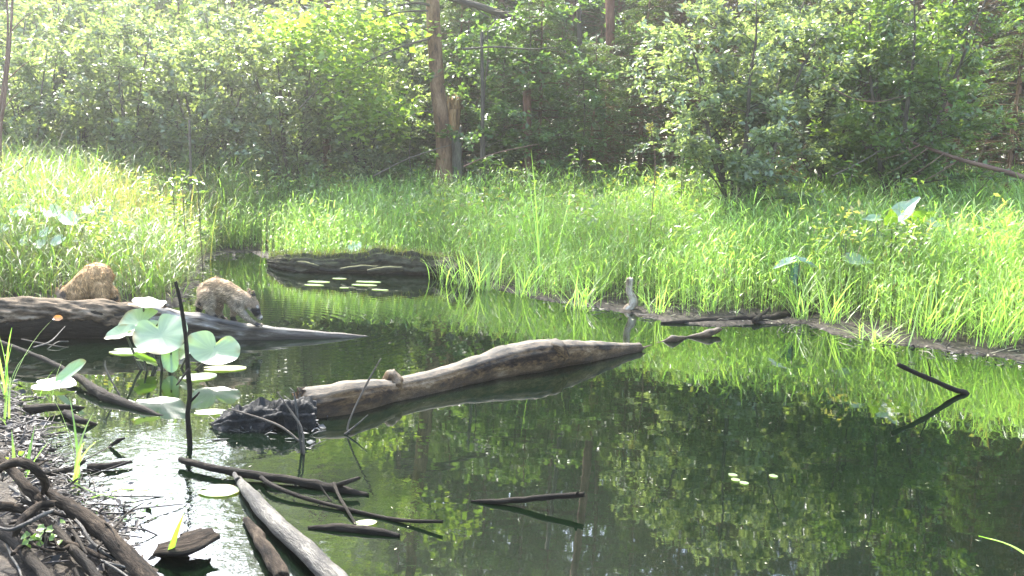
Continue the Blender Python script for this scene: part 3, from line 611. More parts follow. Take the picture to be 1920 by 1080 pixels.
# ------------------------------------------------------------------ meadow grass
def grass_field(name, label, n, area, hfun, dens, cols, leafL=(.11, .25), leafW=(.007, .014), nl=5, seed=1, stem=True, tan=0.0):
    g = np.random.default_rng(seed)
    x = g.uniform(area[0], area[1], n); y = g.uniform(area[2], area[3], n); XY = np.stack([x, y], 1)
    d = sdist(XY); keep = (d > .02) & (np.abs(x) < .56 * y + 1.3) & (g.uniform(0, 1, n) < dens(x, y, d))
    XY, d = XY[keep], d[keep]; B = len(XY); z = ground_z(XY)
    Hh = hfun(XY[:, 0], XY[:, 1], d) * g.uniform(.72, 1.15, B)
    base = np.stack([XY[:, 0], XY[:, 1], z - .01], 1)
    hd = g.uniform(0, 2 * np.pi, B); ln = g.uniform(.02, .3, B)
    c0 = mixcol(B, cols, g, .2) * (1 + .22 * smooth_noise(XY, 1.3, seed, 3))[:, None].clip(.6, 1.5)
    G = Geo()
    if stem:
        V, F, k = ribbons(base, hd, Hh, np.full(B, .0045), ln * .3, ln, S=3); G.add(V, F, np.repeat(c0 * np.array([1.0, .95, .9]), k, 0))
    bases, heads, Ls, cs, th, bd = [], [], [], [], [], []
    for i in range(nl):
        t = np.clip((i + .6 + g.uniform(-.3, .3, B)) / nl, .08, 1.0)
        m_ = ln * .3 + ln * .4 * t; pos = base + np.stack([np.sin(m_) * np.cos(hd) * Hh * t, np.sin(m_) * np.sin(hd) * Hh * t, np.cos(m_) * Hh * t], 1)
        bases.append(pos); heads.append(g.uniform(0, 2 * np.pi, B)); Ls.append(g.uniform(*leafL, B) * np.clip(Hh / .8, .5, 1.2)); th.append(g.uniform(.35, 1.35, B)); bd.append(g.uniform(.3, 1.8, B))
        cc = c0 * g.uniform(.8, 1.25, (B, 1)); tm = g.uniform(0, 1, B) < (tan + .1 * (i == 0)); cc[tm] = np.array([.26, .19, .09]) * g.uniform(.6, 1.2, (tm.sum(), 1)); cs.append(cc)
    bases = np.concatenate(bases); n_ = len(bases)
    V, F, k = ribbons(bases, np.concatenate(heads), np.concatenate(Ls), g.uniform(*leafW, n_), np.concatenate(th), np.concatenate(bd), S=4); G.add(V, F, np.repeat(np.concatenate(cs), k, 0))
    o = link(name, G.mesh(name, M['grass'])); tag(o, label, 'grass', kind='stuff'); return o
GRASS = [(.21, .32, .085), (.27, .36, .105), (.17, .29, .08), (.33, .37, .14)]
SEDGE = [(.13, .20, .05), (.17, .23, .06), (.10, .17, .05), (.22, .20, .08)]
def BL(x, y): return -.275 * y + .3 * np.sin(y * 1.7)
def h_main(x, y, d): 
    right = np.clip((x - 1) / 3, 0, 1)
    return (.40 + .44 * np.clip((d - .1) / 1.6, 0, 1) ** .7 + .14 * smooth_noise(np.stack([x, y], 1), 1.1, 8, 2)) * (.95 + .1 * right)
def d_main(x, y, d):
    edge = np.clip((d - np.where(x > .9, .30, .05)) / .35, .0, 1)
    sparse = np.where(x > .9, .04, .3) * (d > .05)
    return np.maximum(edge, sparse) * np.clip(1.5 - (y - 9) / 9, .4, 1) * (x > BL(x, y) - .3) * np.clip((y - 7) , 0, 1)
grass_field('meadow_grass', 'tall bright green leafy grass filling the meadow across the pond', 58000, (-6, 11.5, 7.4, 17.5), h_main, d_main, GRASS, seed=1, nl=5, tan=.035)
def h_left(x, y, d): return .46 + .50 * np.clip(d / 1.8, 0, 1) + .10 * smooth_noise(np.stack([x, y], 1), 1.4, 18, 2)
def d_left(x, y, d): return (x <= BL(x, y)) * np.clip(d / .12, .5, 1) * np.clip(1.5 - (y - 9) / 8, .4, 1) * (y > 8)
grass_field('bank_sedge', 'coarse green sedge with tan blades on the left bank behind the bark-covered log', 15000, (-11, -2, 8.0, 17.0), h_left, d_left, SEDGE, leafL=(.25, .5), leafW=(.007, .012), seed=2, nl=6, tan=.07)
g = np.random.default_rng(9)
def tan_patch(cx, cy, n, sx, sy, name, lab):
    p = PD(cx, 310, cy); XY = np.stack([g.normal(p[0], sx, n), g.normal(p[1], sy, n)], 1); base = np.stack([XY[:, 0], XY[:, 1], ground_z(XY)], 1)
    V, F, k = ribbons(base, g.uniform(0, 6.28, n), g.uniform(.7, 1.25, n), g.uniform(.006, .010, n), g.uniform(0, .15, n), g.uniform(.1, .9, n), S=4)
    G = Geo(); G.add(V, F, np.repeat(mixcol(n, [(.34, .22, .12), (.28, .2, .08), (.22, .2, .06)], g), k, 0)); tag(link(name, G.mesh(name, M['grass'])), lab, 'grass', kind='stuff')
tan_patch(200, 12.6, 600, .5, .6, 'dry_grass', 'tan dry grasses below the thicket at left')
tan_patch(40, 12.4, 600, .8, .6, 'dry_grass', 'pinkish tan grasses at the left edge')

def meadow_herbs():
    g = np.random.default_rng(17); K = 420; x = g.uniform(-9, 10, K * 4); y = g.uniform(9, 16.5, K * 4); d = sdist(np.stack([x, y], 1)); k_ = (d > .5) & (np.abs(x) < .56 * y + 1) & (smooth_noise(np.stack([x, y], 1), 1.0, 71, 2) > .0); x, y = x[k_][:K], y[k_][:K]; n = 22
    z = ground_z(np.stack([x, y], 1)) + g.uniform(.45, .95, len(x)); c = np.stack([x, y, z], 1); B = np.repeat(c, n, 0) + g.normal(0, 1, (len(x) * n, 3)) * np.array([.09, .09, .12]); no = g.normal(0, .5, B.shape); no[:, 2] += 1
    V, F = leaf_quads(B, g.normal(0, 1, B.shape) * np.array([1, 1, .5]), nrm(no), g.uniform(.05, .11, len(B)), g.uniform(.02, .045, len(B)))
    G = Geo(); G.add(V, F, np.repeat(np.repeat(mixcol(len(x), [(.15, .24, .07), (.20, .27, .10), (.11, .19, .06), (.26, .22, .09)], g), n, 0), 4, 0)); tag(link('meadow_weeds', G.mesh('meadow_weeds', M['leaf'])), 'small broad-leaved weeds mixed through the meadow grass', 'weeds', kind='stuff')
meadow_herbs()
# leafy herbs standing along the back of the meadow
def herb_mesh(seed, H, cols, leafL=.13, leafW=.045, n=26, mat='leaf'):
    g = np.random.default_rng(seed); t = np.linspace(0, 1, 6)[:, None]; P = np.array([.06, .03, H]) * t + g.normal(0, .012, (6, 3)) * t
    T = Geo(); T.add(*tube(P, np.linspace(.007, .003, 6), 5)); tt = g.uniform(.35, 1, n); pos = np.stack([np.interp(tt, t[:, 0], P[:, a]) for a in range(3)], 1)
    a = np.arange(n) * 2.4; d = np.stack([np.cos(a), np.sin(a), g.uniform(-.2, .5, n)], 1); no = g.normal(0, .3, (n, 3)); no[:, 2] += 1
    Lf = Geo(); V, F = leaf_quads(pos, d, nrm(no), leafL * g.uniform(.6, 1.1, n), leafW * g.uniform(.7, 1.2, n), .15, .25); Lf.add(V, F, np.repeat(mixcol(n, cols, g), 4, 0))
    return T.mesh('stem', M['twig'], True), Lf.mesh('leaves', M[mat])
HB = [herb_mesh(81 + i, 1.25, G_MID + [(.14, .19, .04)], n=34) for i in range(3)]
for i, (x, d, s, lab) in enumerate([
    (905, 14.6, 1.05, 'leafy herb poking above the meadow just right of the big trunk'), (1000, 14.2, 1.0, 'leafy herb above the meadow below the middle hemlock'), (1085, 14.3, 1.12, 'leafy herb above the meadow left of the seed head'),
    (1125, 14.4, 1.0, 'leafy herb next to the seed head, on its left'), (1280, 13.0, 1.15, 'leafy herb in front of the little sapling below the pale shrub'), (1588, 12.0, 1.15, 'pale-leaved herb standing up before the right-hand shrubs'),
    (1175, 14.1, .95, 'leafy herb at the meadow back edge below the reddish trunk'), (940, 14.6, 1.1, 'leafy herb second right of the big trunk'), (350, 11.4, 1.0, 'bushy leafy herb in the left bank sedge above the inlet'), (380, 11.6, .95, 'leafy herb on the inlet bank, right of the bushy one'), (325, 11.8, 1.0, 'leafy herb on the inlet bank, left of the bushy one')]):
    p = at(x, d); e = empty('leafy_herb', (p[0], p[1], float(ground_z([p[:2]])[0])), i * 1.1, s); link('stem', HB[i % 3][0], e); link('leaves', HB[i % 3][1], e); tag(e, lab, 'herb', 'leafy herbs in the meadow')
# tall reed blades and a seed head
def blade_clump(name, p, n, L, wid, lab, cat, seed, spread=.05, th=(.02, .5), bd=(.1, .9), cols=GRASS, z=None, group=None, S=6, mat='grass'):
    g = np.random.default_rng(seed); zz = float(ground_z([p[:2]])[0]) if z is None else z; org = np.array([p[0], p[1], zz])
    e = empty(name, org); 
    base = np.stack([g.normal(0, spread, n), g.normal(0, spread, n), np.full(n, -.02)], 1)
    V, F, k = ribbons(base, g.uniform(0, 6.28, n), g.uniform(*L, n), g.uniform(*wid, n), g.uniform(*th, n), g.uniform(*bd, n), S=S)
    C = np.repeat(mixcol(n, cols, g), k, 0); G = Geo(); G.add(V, F, C); link('blades', G.mesh('blades', M[mat]), e)
    return tag(e, lab, cat, group)
blade_clump('tall_reed', at(1030, 11.0), 7, (1.2, 1.75), (.014, .02), 'tall green reed blades rising over the middle of the meadow', 'reed', 4, .06, (.05, .35), (.0, .3))
blade_clump('tall_reed', at(80, 10.4), 9, (1.0, 1.4), (.012, .018), 'upright reed blades above the left bank near the left edge', 'reed', 5, .12, (.02, .3), (0, .3))
def seed_head():
    p = at(1222, 11.6); b = np.array([p[0], p[1], float(ground_z([p[:2]])[0])]); e = empty('seed_stalk', b); P = np.array([b, PD(1228, 330, 11.6), PD(1222, 250, 11.6), PD(1214, 238, 11.6), PD(1224, 232, 11.6)]) - b
    G = Geo(); G.add(*tube(P, [.006, .005, .004, .003, .002], 5, 20)); link('stalk', G.mesh('stalk', M['deadtwig'], True), e)
    g = np.random.default_rng(6); n = 60; pos = np.stack([np.interp(g.uniform(.55, 1, n), np.linspace(0, 1, 5), P[:, a]) for a in range(3)], 1); V, F = leaf_quads(pos, g.normal(0, 1, (n, 3)), nrm(g.normal(0, 1, (n, 3))), np.full(n, .035), np.full(n, .012)); G = Geo(); G.add(V, F, np.array([.28, .22, .07])); link('seeds', G.mesh('seeds', M['grass']), e)
    tag(e, 'curled brown seed stalk standing above the meadow', 'seed stalk')
seed_head()

# tussocks at the water's edge
for i, (x, y, n, L, lab) in enumerate([
    (615, 478, 60, (.6, 1.1), 'upright grass tussock at the left end of the mossy bank log'),
    (800, 512, 36, (.25, .5), 'small grass tussock in front of the mossy bank log'),
    (838, 524, 46, (.25, .55), 'grass tussock covering the right part of the mossy bank log'),
    (866, 533, 60, (.3, .6), 'grass tussock hanging over the right end of the mossy bank log'),
    (735, 486, 50, (.3, .55), 'low grass tussock on top of the mossy bank log'),
    (905, 543, 70, (.35, .75), 'spreading grass tussock in the shallows just past the mossy bank log'),
    (985, 556, 50, (.35, .7), 'second grass tussock in the shallows right of the mossy bank log'),
    (1085, 580, 46, (.3, .65), 'grass tussock in the shallows left of the pale upright stick'),
    (1120, 560, 40, (.4, .8), 'grass tussock on the mud behind the pale upright stick'),
    (1232, 590, 26, (.3, .6), 'thin grass tuft just right of the pale upright stick'),
    (1330, 592, 18, (.25, .5), 'narrow grass tuft on the grey mud flat'),
    (1500, 600, 40, (.35, .75), 'grass tuft behind the dark half-sunk branch'),
    (1560, 610, 40, (.4, .85), 'arching grass tuft at the mud point right of the dark branch'),
    (1640, 640, 60, (.25, .5), 'flattened pale grass tuft lying on the water at right'),
    (1740, 640, 60, (.4, .8), 'grass tuft on the right mud bank, left one'),
    (1870, 655, 70, (.4, .85), 'grass tuft on the right mud bank near the right edge'),
    (275, 565, 70, (.35, .8), 'sedge tussock behind the bark-covered log, right of the hunched raccoon'),
    (60, 560, 60, (.35, .7), 'sedge tussock behind the log left of the hunched raccoon'),
    (345, 520, 40, (.3, .7), 'sedge tussock on the point of the left bank'),
    (440, 468, 50, (.4, .8), 'sedge tussock at the head of the little inlet')]):
    p = W(x, y); fl = 'flattened' in lab
    blade_clump('grass_tussock', p, n, L, (.007, .014), lab, 'grass', 200 + i, .09 if n > 40 else .05, (.7, 1.4) if fl else (.05, .8), (.2, .6) if fl else (.3, 1.5), GRASS if x > 500 else SEDGE, z=max(0, float(ground_z([p[:2]])[0])), group='grass tussocks at the water edge')

# ------------------------------------------------------------------ broad arrow-shaped leaves and lily leaves
def heart_mesh(name, L, Wd, fold=.1, cup=.05, notch=.55, wave=.02, cols=(.13, .2, .12), seed=0, mat='lily', tipdrop=.0, point=.0):
    g = np.random.default_rng(seed); K, Rn = 66, 8; th = np.linspace(0, 2 * np.pi, K, endpoint=False)
    f = 1 - notch * np.exp(-((np.abs(th - np.pi)) / .22) ** 2) + point * np.exp(-((np.minimum(th, 2 * np.pi - th)) / .3) ** 2)
    V = [[0, 0, 0]]
    for r in range(1, Rn + 1):
        q = r / Rn; x = .5 * L * np.cos(th) * (f ** q) * q; y = .5 * Wd * np.sin(th) * (f ** q) * q
        z = fold * np.abs(y) + cup * q ** 2 * Wd + wave * Wd * q ** 2 * np.sin(th * 3 + seed) + wave * .6 * Wd * q ** 3 * np.sin(th * 7 + seed * 2) - tipdrop * np.clip(x / L * 2, 0, 1) ** 2 * L
        V += list(np.stack([x, y, z], 1))
    F = []
    for j in range(K): F.append([0, 1 + j, 1 + (j + 1) % K, 1 + (j + 1) % K])
    for r in range(Rn - 1):
        a = 1 + r * K
        for j in range(K): F.append([a + j, a + K + j, a + K + (j + 1) % K, a + (j + 1) % K])
    V = np.array(V); vein = 1 + .16 * (np.abs(np.cos(np.arctan2(V[:, 1], V[:, 0]) * 9)) ** 12)
    qv = np.concatenate([[0], np.repeat(np.arange(1, Rn + 1) / Rn, K)]); rim = (np.clip((qv - .8) / .2, 0, 1) * np.clip(smooth_noise(V / max(L, .01), 5, seed + 3, 3) * 2.2, 0, 1))[:, None]
    c = np.array(cols)[None, :] * (vein * (1 + .12 * smooth_noise(V / max(L, .01), 3, seed)))[:, None]
    c = c * (1 - rim) + np.array([.16, .11, .03]) * rim
    G = Geo(); G.add(V, F, c); return G.mesh(name, M[mat], True)
def orient(o, pos, normal, tip):
    n_ = nrm(normal); t_ = np.asarray(tip, float); t_ = nrm(t_ - n_ * (t_ @ n_)); s_ = np.cross(n_, t_)
    o.matrix_local = Matrix(((t_[0], s_[0], n_[0], pos[0]), (t_[1], s_[1], n_[1], pos[1]), (t_[2], s_[2], n_[2], pos[2]), (0, 0, 0, 1)))
LILY = (.22, .27, .17); LGREEN = (.13, .20, .04)
def lily_plant(name, base_px, leaves, label, seed=0, dist=None, group=None, stemr=.011, base_pt=None, notch=.6, point=0.0, cat='water lily'):
    b = W(*base_px) if base_pt is None else base_pt; e = empty(name, (b[0], b[1], 0 if base_pt is None else b[2])); b = np.array(e.location)
    for i, (px, py, dd, L, Wd, n_, tip, fold, cup, colr) in enumerate(leaves):
        p = PD(px, py, b[1] + dd) - b
        lf = link('leaf', heart_mesh('leaf', L, Wd, fold, cup, notch, .025, colr, seed * 10 + i, point=point), e); orient(lf, p, n_, tip)
        t_ = nrm(tip); att = p - t_ * L * .12; foot = np.array([random.uniform(-.05, .05), random.uniform(-.04, .04), -.15])
        if p[2] + b[2] > .03:
            G = Geo(); G.add(*tube(np.array([foot, foot * .4 + att * .6 + np.array([0, 0, -.05]), att]), [stemr, stemr * .9, stemr * .6], 7, 10)); lf.parent = link('stem', G.mesh('stem', M['stem'], True), e)
    return tag(e, label, cat, group)
M['stem'] = wood_mat('lily_stem', [(.3, (.02, .022, .012)), (.6, (.06, .055, .03))], 10, bump=0, rough=.5, spec=.3)
lily_plant('yellow_pond_lily', (308, 692), [
    (302, 629, -.05, .34, .36, (.1, -.75, .8), (.35, -.45, -.3), .10, .04, LILY),
    (262, 607, .12, .30, .28, (-.15, -.62, .85), (-.6, -.3, .1), .12, .03, LILY),
    (228, 627, .0, .24, .15, (-.25, -.5, .9), (-1, -.1, -.02), .25, .05, LILY),
    (400, 657, -.02, .27, .36, (.25, -.7, .75), (-.1, -.6, -.5), .16, .06, LILY),
    (276, 569, .22, .26, .26, (.05, -.10, 1), (1, .1, -.06), .04, .01, LILY),
    (272, 676, -.12, .18, .15, (.2, .5, .55), (.5, -.5, -.5), .2, .0, LGREEN),
    (322, 668, -.10, .22, .14, (-.2, -.8, .25), (.2, -.2, -1), .25, .0, (.17, .25, .15)),
    (352, 657, .06, .16, .14, (-.4, -.6, .6), (-.5, -.3, -.3), .2, .02, LILY),
], 'clump of big pale heart-shaped lily leaves rising before the log', 1)
def pad(name, px, py, L, Wd, colr, label, seed, rz=0, z=.006, group=None, notch=.5):
    o = link(name, heart_mesh(name, L, Wd, 0, .0, notch, .006, colr, seed, 'lily')); p = W(px, py, z); o.location = p; o.rotation_euler = (0, 0, rz); return tag(o, label, 'lily pad', group)
pad('lily_pad', 240, 658, .27, .24, LILY, 'flat pale lily pad floating left of the tall lily clump', 31, 0)
pad('lily_pad', 420, 690, .30, .18, (.22, .26, .10), 'yellowish lily pad floating under the right-hand lily leaf', 32, .3)
pad('lily_pad', 372, 706, .26, .2, LILY, 'crumpled pale lily pad on the water between the dark stick and tall clump', 33, 1)
pad('lily_pad', 410, 919, .19, .16, (.14, .2, .11), 'dull green lily pad beside the end of the thick grey stick', 34, 0)
pad('lily_pad', 685, 980, .10, .07, (.2, .24, .12), 'small pale lily pad above the black floating stick', 35, .5)
pad('lily_pad', 395, 772, .2, .13, LILY, 'pale lily pad left of the rotten end of the driftwood log', 36, .2)
for i, (x, y, L, Wd, lab) in enumerate([(597, 528, .30, .13, 'upper left of the two long'), (588, 534, .26, .11, 'lower left of the two long'), (636, 522, .20, .10, 'farthest of the'), (690, 528, .34, .12, 'upper right of the long'), (682, 534, .34, .12, 'lower right of the long'), (712, 543, .22, .09, 'nearest of the'), (645, 539, .12, .07, 'smallest of the')]):
    pad('floating_pad', x, y, L * .9, Wd * 1.1, (.20, .26, .14), lab + ' pale pads floating before the mossy bank log', 40 + i, 0, .004, 'pads floating before the mossy bank log', .2)
for i, (x, y, lab) in enumerate([(1374, 890, 'tiny round pad on open water at right, farthest of three together'), (1379, 899, 'tiny round pad on open water at right, middle of three together'), (1395, 905, 'tiny round pad on open water at right, nearest of three together'), (1450, 892, 'lone tiny round pad right of the three together')]):
    pad('floating_pad', x, y, .045, .05, (.17, .23, .11), lab, 50 + i, 0, .004, None, .1)
# folded leaf at the left shore
e_b = W(110, 728); e = empty('yellow_pond_lily', (e_b[0], e_b[1], 0))
lf = link('leaf', heart_mesh('leaf', .26, .22, .1, 0, .5, .02, LILY, 61), e); orient(lf, (-.03, 0, .02), (0, -.15, 1), (1, .1, 0))
lf = link('leaf', heart_mesh('leaf', .26, .12, .3, 0, .4, .02, (.16, .23, .12), 62), e); orient(lf, (.06, .03, .09), (-.5, -.75, .6), (.8, .1, .5))
tag(e, 'folded pale lily leaf on the water at the left shore', 'water lily')
# pale lily leaves standing in the left bank sedge
def bank_lily(pxs, dist, label, seed):
    cx = np.mean([p[0] for p in pxs]); b = gz(PD(cx, 400, dist)); lv = []
    for i, (x, y, s) in enumerate(pxs):
        lv.append((x, y, random.uniform(-.25, .25), s, s * .85, (random.uniform(-.3, .3), -.6, .75), (random.uniform(-.8, .8), -.6, -.3), .2, .05, (.46, .52, .48)))
    lily_plant('yellow_pond_lily', None, lv, label, seed, base_pt=b, stemr=.005)
bank_lily([(45, 395, .2), (98, 398, .22), (128, 411, .22), (165, 393, .15), (30, 398, .14)], 10.2, 'upper cluster of pale lily leaves in the sedge at left', 7)
bank_lily([(52, 450, .18), (78, 457, .17), (88, 436, .16), (110, 452, .17), (2, 430, .16)], 9.75, 'lower cluster of pale lily leaves in the sedge at left', 8)
bank_lily([(666, 464, .22), (690, 466, .14)], 12.9, 'pale lily leaf lying on top of the mossy bank log', 9)
# arrow arum in the right meadow
def arum(pxs, dist, label, seed):
    cx = np.mean([p[0] for p in pxs]); b = gz(PD(cx, 400, dist)); lv = []
    for (x, y, s, n_, tip, c) in pxs: lv.append((x, y, random.uniform(-.1, .1), s * 1.15, s * .75, n_, tip, .3, 0, c))
    lily_plant('arrow_arum', None, lv, label, seed, base_pt=b, stemr=.008, notch=.8, point=.55, cat='arum')
A_L, A_D, A_Y = (.26, .32, .22), (.05, .10, .03), (.18, .26, .03)
arum([(1690, 400, .30, (-.5, -.7, .6), (.7, 0, .8), A_L), (1720, 412, .24, (.3, .75, .5), (.7, -.1, .6), A_Y), (1672, 415, .2, (-.1, .8, .5), (-.3, -.2, .8), A_Y), (1677, 426, .22, (0, -.2, 1), (-1, -.4, .1), A_D), (1652, 443, .2, (.1, -.3, 1), (-1, -.4, -.1), A_D), (1745, 418, .18, (.2, -.7, .7), (.9, -.3, .2), A_L), (1640, 410, .16, (0, -.6, .8), (-.8, -.3, .2), (.22, .3, .15))], 10.6, 'large arrow-leaved plant with a white-shining leaf in the right meadow', 11)
arum([(1575, 455, .22, (.5, -.3, .4), (-.8, -.3, -.5), A_D), (1588, 440, .16, (.6, -.4, .3), (.1, -.3, .9), A_D), (1600, 488, .24, (0, -.6, .8), (.8, -.4, .3), (.25, .33, .22))], 10.3, 'arrow-leaved plant with dark drooping leaf left of the large one', 12)
arum([(1478, 492, .2, (-.3, -.3, .9), (-1, -.3, -.2), (.09, .15, .11)), (1505, 490, .2, (.3, -.3, .9), (1, -.2, -.3), (.09, .15, .11)), (1488, 508, .18, (0, -.9, .3), (.1, -.3, -.9), (.04, .10, .07))], 10.3, 'blue-green arrow-leaved plant low in the right meadow', 13)

# ------------------------------------------------------------------ logs
# bark-covered log at left, bleached towards its tip
def left_log():
    P = [W(-260, 600, .16), W(-60, 597, .155), W(60, 598, .15), W(180, 601, .135), W(290, 606, .11), W(370, 616, .075), W(440, 624, .042), W(520, 629, .02), W(600, 632, .005), W(690, 633, -.012)]
    P = np.array(P); org = np.array([P[3][0], P[3][1], 0.]); e = empty('fallen_log', org)
    R = np.array([.175, .17, .165, .155, .14, .115, .095, .07, .05, .015])
    Q = resample(P, 300) - org; RR = np.interp(np.linspace(0, 1, 300), np.linspace(0, 1, 10), R)
    k = 134
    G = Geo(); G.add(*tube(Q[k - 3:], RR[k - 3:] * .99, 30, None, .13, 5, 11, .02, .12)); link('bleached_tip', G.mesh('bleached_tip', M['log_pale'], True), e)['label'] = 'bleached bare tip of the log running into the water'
    G = Geo(); G.add(*tube(Q[:k + 6], RR[:k + 6] * .93, 20, None, .05, 5, 12)); tk = link('trunk', G.mesh('trunk', M['wetwood'], True), e)  # wet wood; its dark tone also paints in the shadow below the bark
    # bark shell over the upper half, ragged lower edge
    n, s = k + 6, 40; T = nrm(np.gradient(Q[:n], axis=0)); A = nrm(np.cross(T, [0, 0, 1.])); B = np.cross(A, T)
    V = []; CC = []; g = np.random.default_rng(8); sl = np.concatenate([[0], np.cumsum(np.linalg.norm(np.diff(Q, axis=0), axis=1))])
    for i in range(n):
        rag = 1.5 + .35 * float(smooth_noise(np.array([[i * .055, 0, 0]]), 1.0, 6, 4)[0]) + g.uniform(-.05, .05)
        for a in np.linspace(-1.3, rag, s):
            d = B[i] * math.cos(a) + A[i] * math.sin(a); V.append(Q[i] + d * RR[i]); CC.append((sl[i], RR[i] * math.cos(a), RR[i] * math.sin(a)))
    V = np.array(V); D = nrm(V - np.repeat(Q[:n], s, 0)); V = V + D * (.018 * smooth_noise(V * np.array([.35, 1, 1]), 12, 3, 4) + .016 * smooth_noise(V * np.array([.22, 1, 1]), 42, 5, 3))[:, None]
    ii = (np.arange(n - 1)[:, None] * s + np.arange(s - 1)[None, :]).ravel(); F = np.stack([ii, ii + 1, ii + s + 1, ii + s], 1)
    G = Geo(); G.add(V, F, np.array(CC)); o = link('bark', G.mesh('bark', M['log_bark'], True), tk); so = o.modifiers.new('thick', 'SOLIDIFY'); so.thickness = .018; so.offset = -1
    for (x0, y0, x1, y1) in [(128, 640, 88, 655), (118, 612, 108, 630)]:
        G = Geo(); G.add(*tube(np.array([W(x0, y0, .02), W((x0 + x1) / 2, (y0 + y1) / 2 - 6, .03), W(x1, y1, .0)]) - org, [.006, .005, .003], 5, 8)); link('twig', G.mesh('twig', M['stick_grey'], True), e)
    tag(e, 'long bark-covered log with a bleached tip running into the pond at left', 'log'); return e
left_log()
o = link('fallen_leaf', heart_mesh('fallen_leaf', .07, .045, .3, .1, .2, .05, (.5, .22, .07), 3, 'pad')); orient(o, W(126, 586, .245) + np.array([0, -.15, -.02]), (.1, -.8, .5), (1, 0, .1)); tag(o, 'small orange fallen leaf stuck to the side of the bark-covered log', 'leaf')

def drift_log():
    K = [(566, 778, .02, .125), (640, 770, .045, .118), (720, 752, .04, .098), (800, 734, .035, .088), (870, 718, .05, .096), (940, 703, .075, .122), (1000, 694, .085, .13), (1050, 686, .075, .11), (1110, 674, .05, .085), (1160, 665, .03, .062), (1200, 658, .02, .046)]
    P = np.array([W(x, y, 0) + np.array([0, 0.03, z]) for x, y, z, r in K]); R = [k[3] for k in K]; org = np.array([P[5][0], P[5][1], 0]); e = empty('driftwood_log', org)
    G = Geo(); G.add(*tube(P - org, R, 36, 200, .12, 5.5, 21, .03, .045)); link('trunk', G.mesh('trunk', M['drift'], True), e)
    # thin tip carrying on past the broken end
    T = np.array([W(1185, 658, .012), W(1215, 650, -.006), W(1240, 642, -.006), W(1262, 636, .02), W(1290, 632, .004), W(1322, 626, .03), W(1348, 618, .045)])
    G = Geo(); G.add(*tube(T - org, [.02, .009, .009, .03, .010, .034, .022], 12, 60, .3, 14, 5, .02)); link('thin_tip', G.mesh('thin_tip', M['drift'], True), e)
    # stubs
    for (x, y, z, x1, y1, z1, r, mat) in [(1030, 682, .13, 1040, 641, .0, .06, 'drift'), (1110, 670, .08, 1116, 655, 0, .016, 'drift')]:
        p0 = W(x, y, 0) + np.array([0, .03, z * .6]); d_ = p0[1]; p1 = PD(x1, y1, d_); G = Geo(); G.add(*tube(np.array([p0, (p0 + p1) / 2, p1]) - org, [r, r * .9, r * .45], 14, 16, .12, 14, int(x), .02, .05)); link('branch_stub', G.mesh('branch_stub', M[mat], True), e)
    q = W(737, 749, 0) + np.array([0, .03, .02]); G = Geo(); G.add(*tube(np.array([q, q + np.array([-.012, .01, .07]), q + np.array([-.02, .015, .125]), q + np.array([-.022, .02, .155])]) - org, [.085, .075, .048, .026], 16, 26, .12, 16, 15, .014, .08)); link('branch_stub', G.mesh('branch_stub', M['drift'], True), e)
    c = PD(1036, 668, W(1030, 688, 0)[1]) - org; G = Geo(); G.add(*tube(np.array([c + np.array([-.09, -.02, -.02]), c + np.array([-.03, 0, .03]), c + np.array([.03, .01, .025]), c + np.array([.09, .02, -.03])]), [.07, .10, .098, .06], 24, 30, .2, 14, 6, .01, .06)); link('knot', G.mesh('knot', M['drift'], True), e)
    c = PD(1046, 648, W(1030, 682, 0)[1] - .02) - org; G = Geo(); G.add(*tube(np.array([c + np.array([-.02, 0, -.01]), c + np.array([.035, -.015, .005])]), [.036, .026], 10, 5, .2, 20, 4, .008)); link('broken_wood', G.mesh('broken_wood', M['snag'], True), e)
    # hollow thick end with a splintered lip, and the rotten mass beyond it
    c = P[0] - org; ax = nrm(P[0] - P[1]); G = Geo(); G.add(*tube(np.array([c - ax * .08, c + ax * .02, c + ax * .05 + np.array([0, 0, .02])]), [.10, .128, .11], 22, 10, .2, 18, 9, .05, .1)); link('splintered_end', G.mesh('splintered_end', M['rotten'], True), e)
    Q = np.array([W(590, 785, .03), W(530, 787, .03), W(480, 792, .025), W(430, 797, .015), W(400, 800, .0)]) - org
    G = Geo(); G.add(*tube(Q, [.095, .105, .09, .065, .025], 44, 120, .34, 18, 31, .02, .22)); link('rotten_end', G.mesh('rotten_end', M['rotten'], True), e)['label'] = 'blackened crumbling end of the log'
    tag(e, 'grey curved driftwood log half sunk across the middle of the pond', 'log')
drift_log()
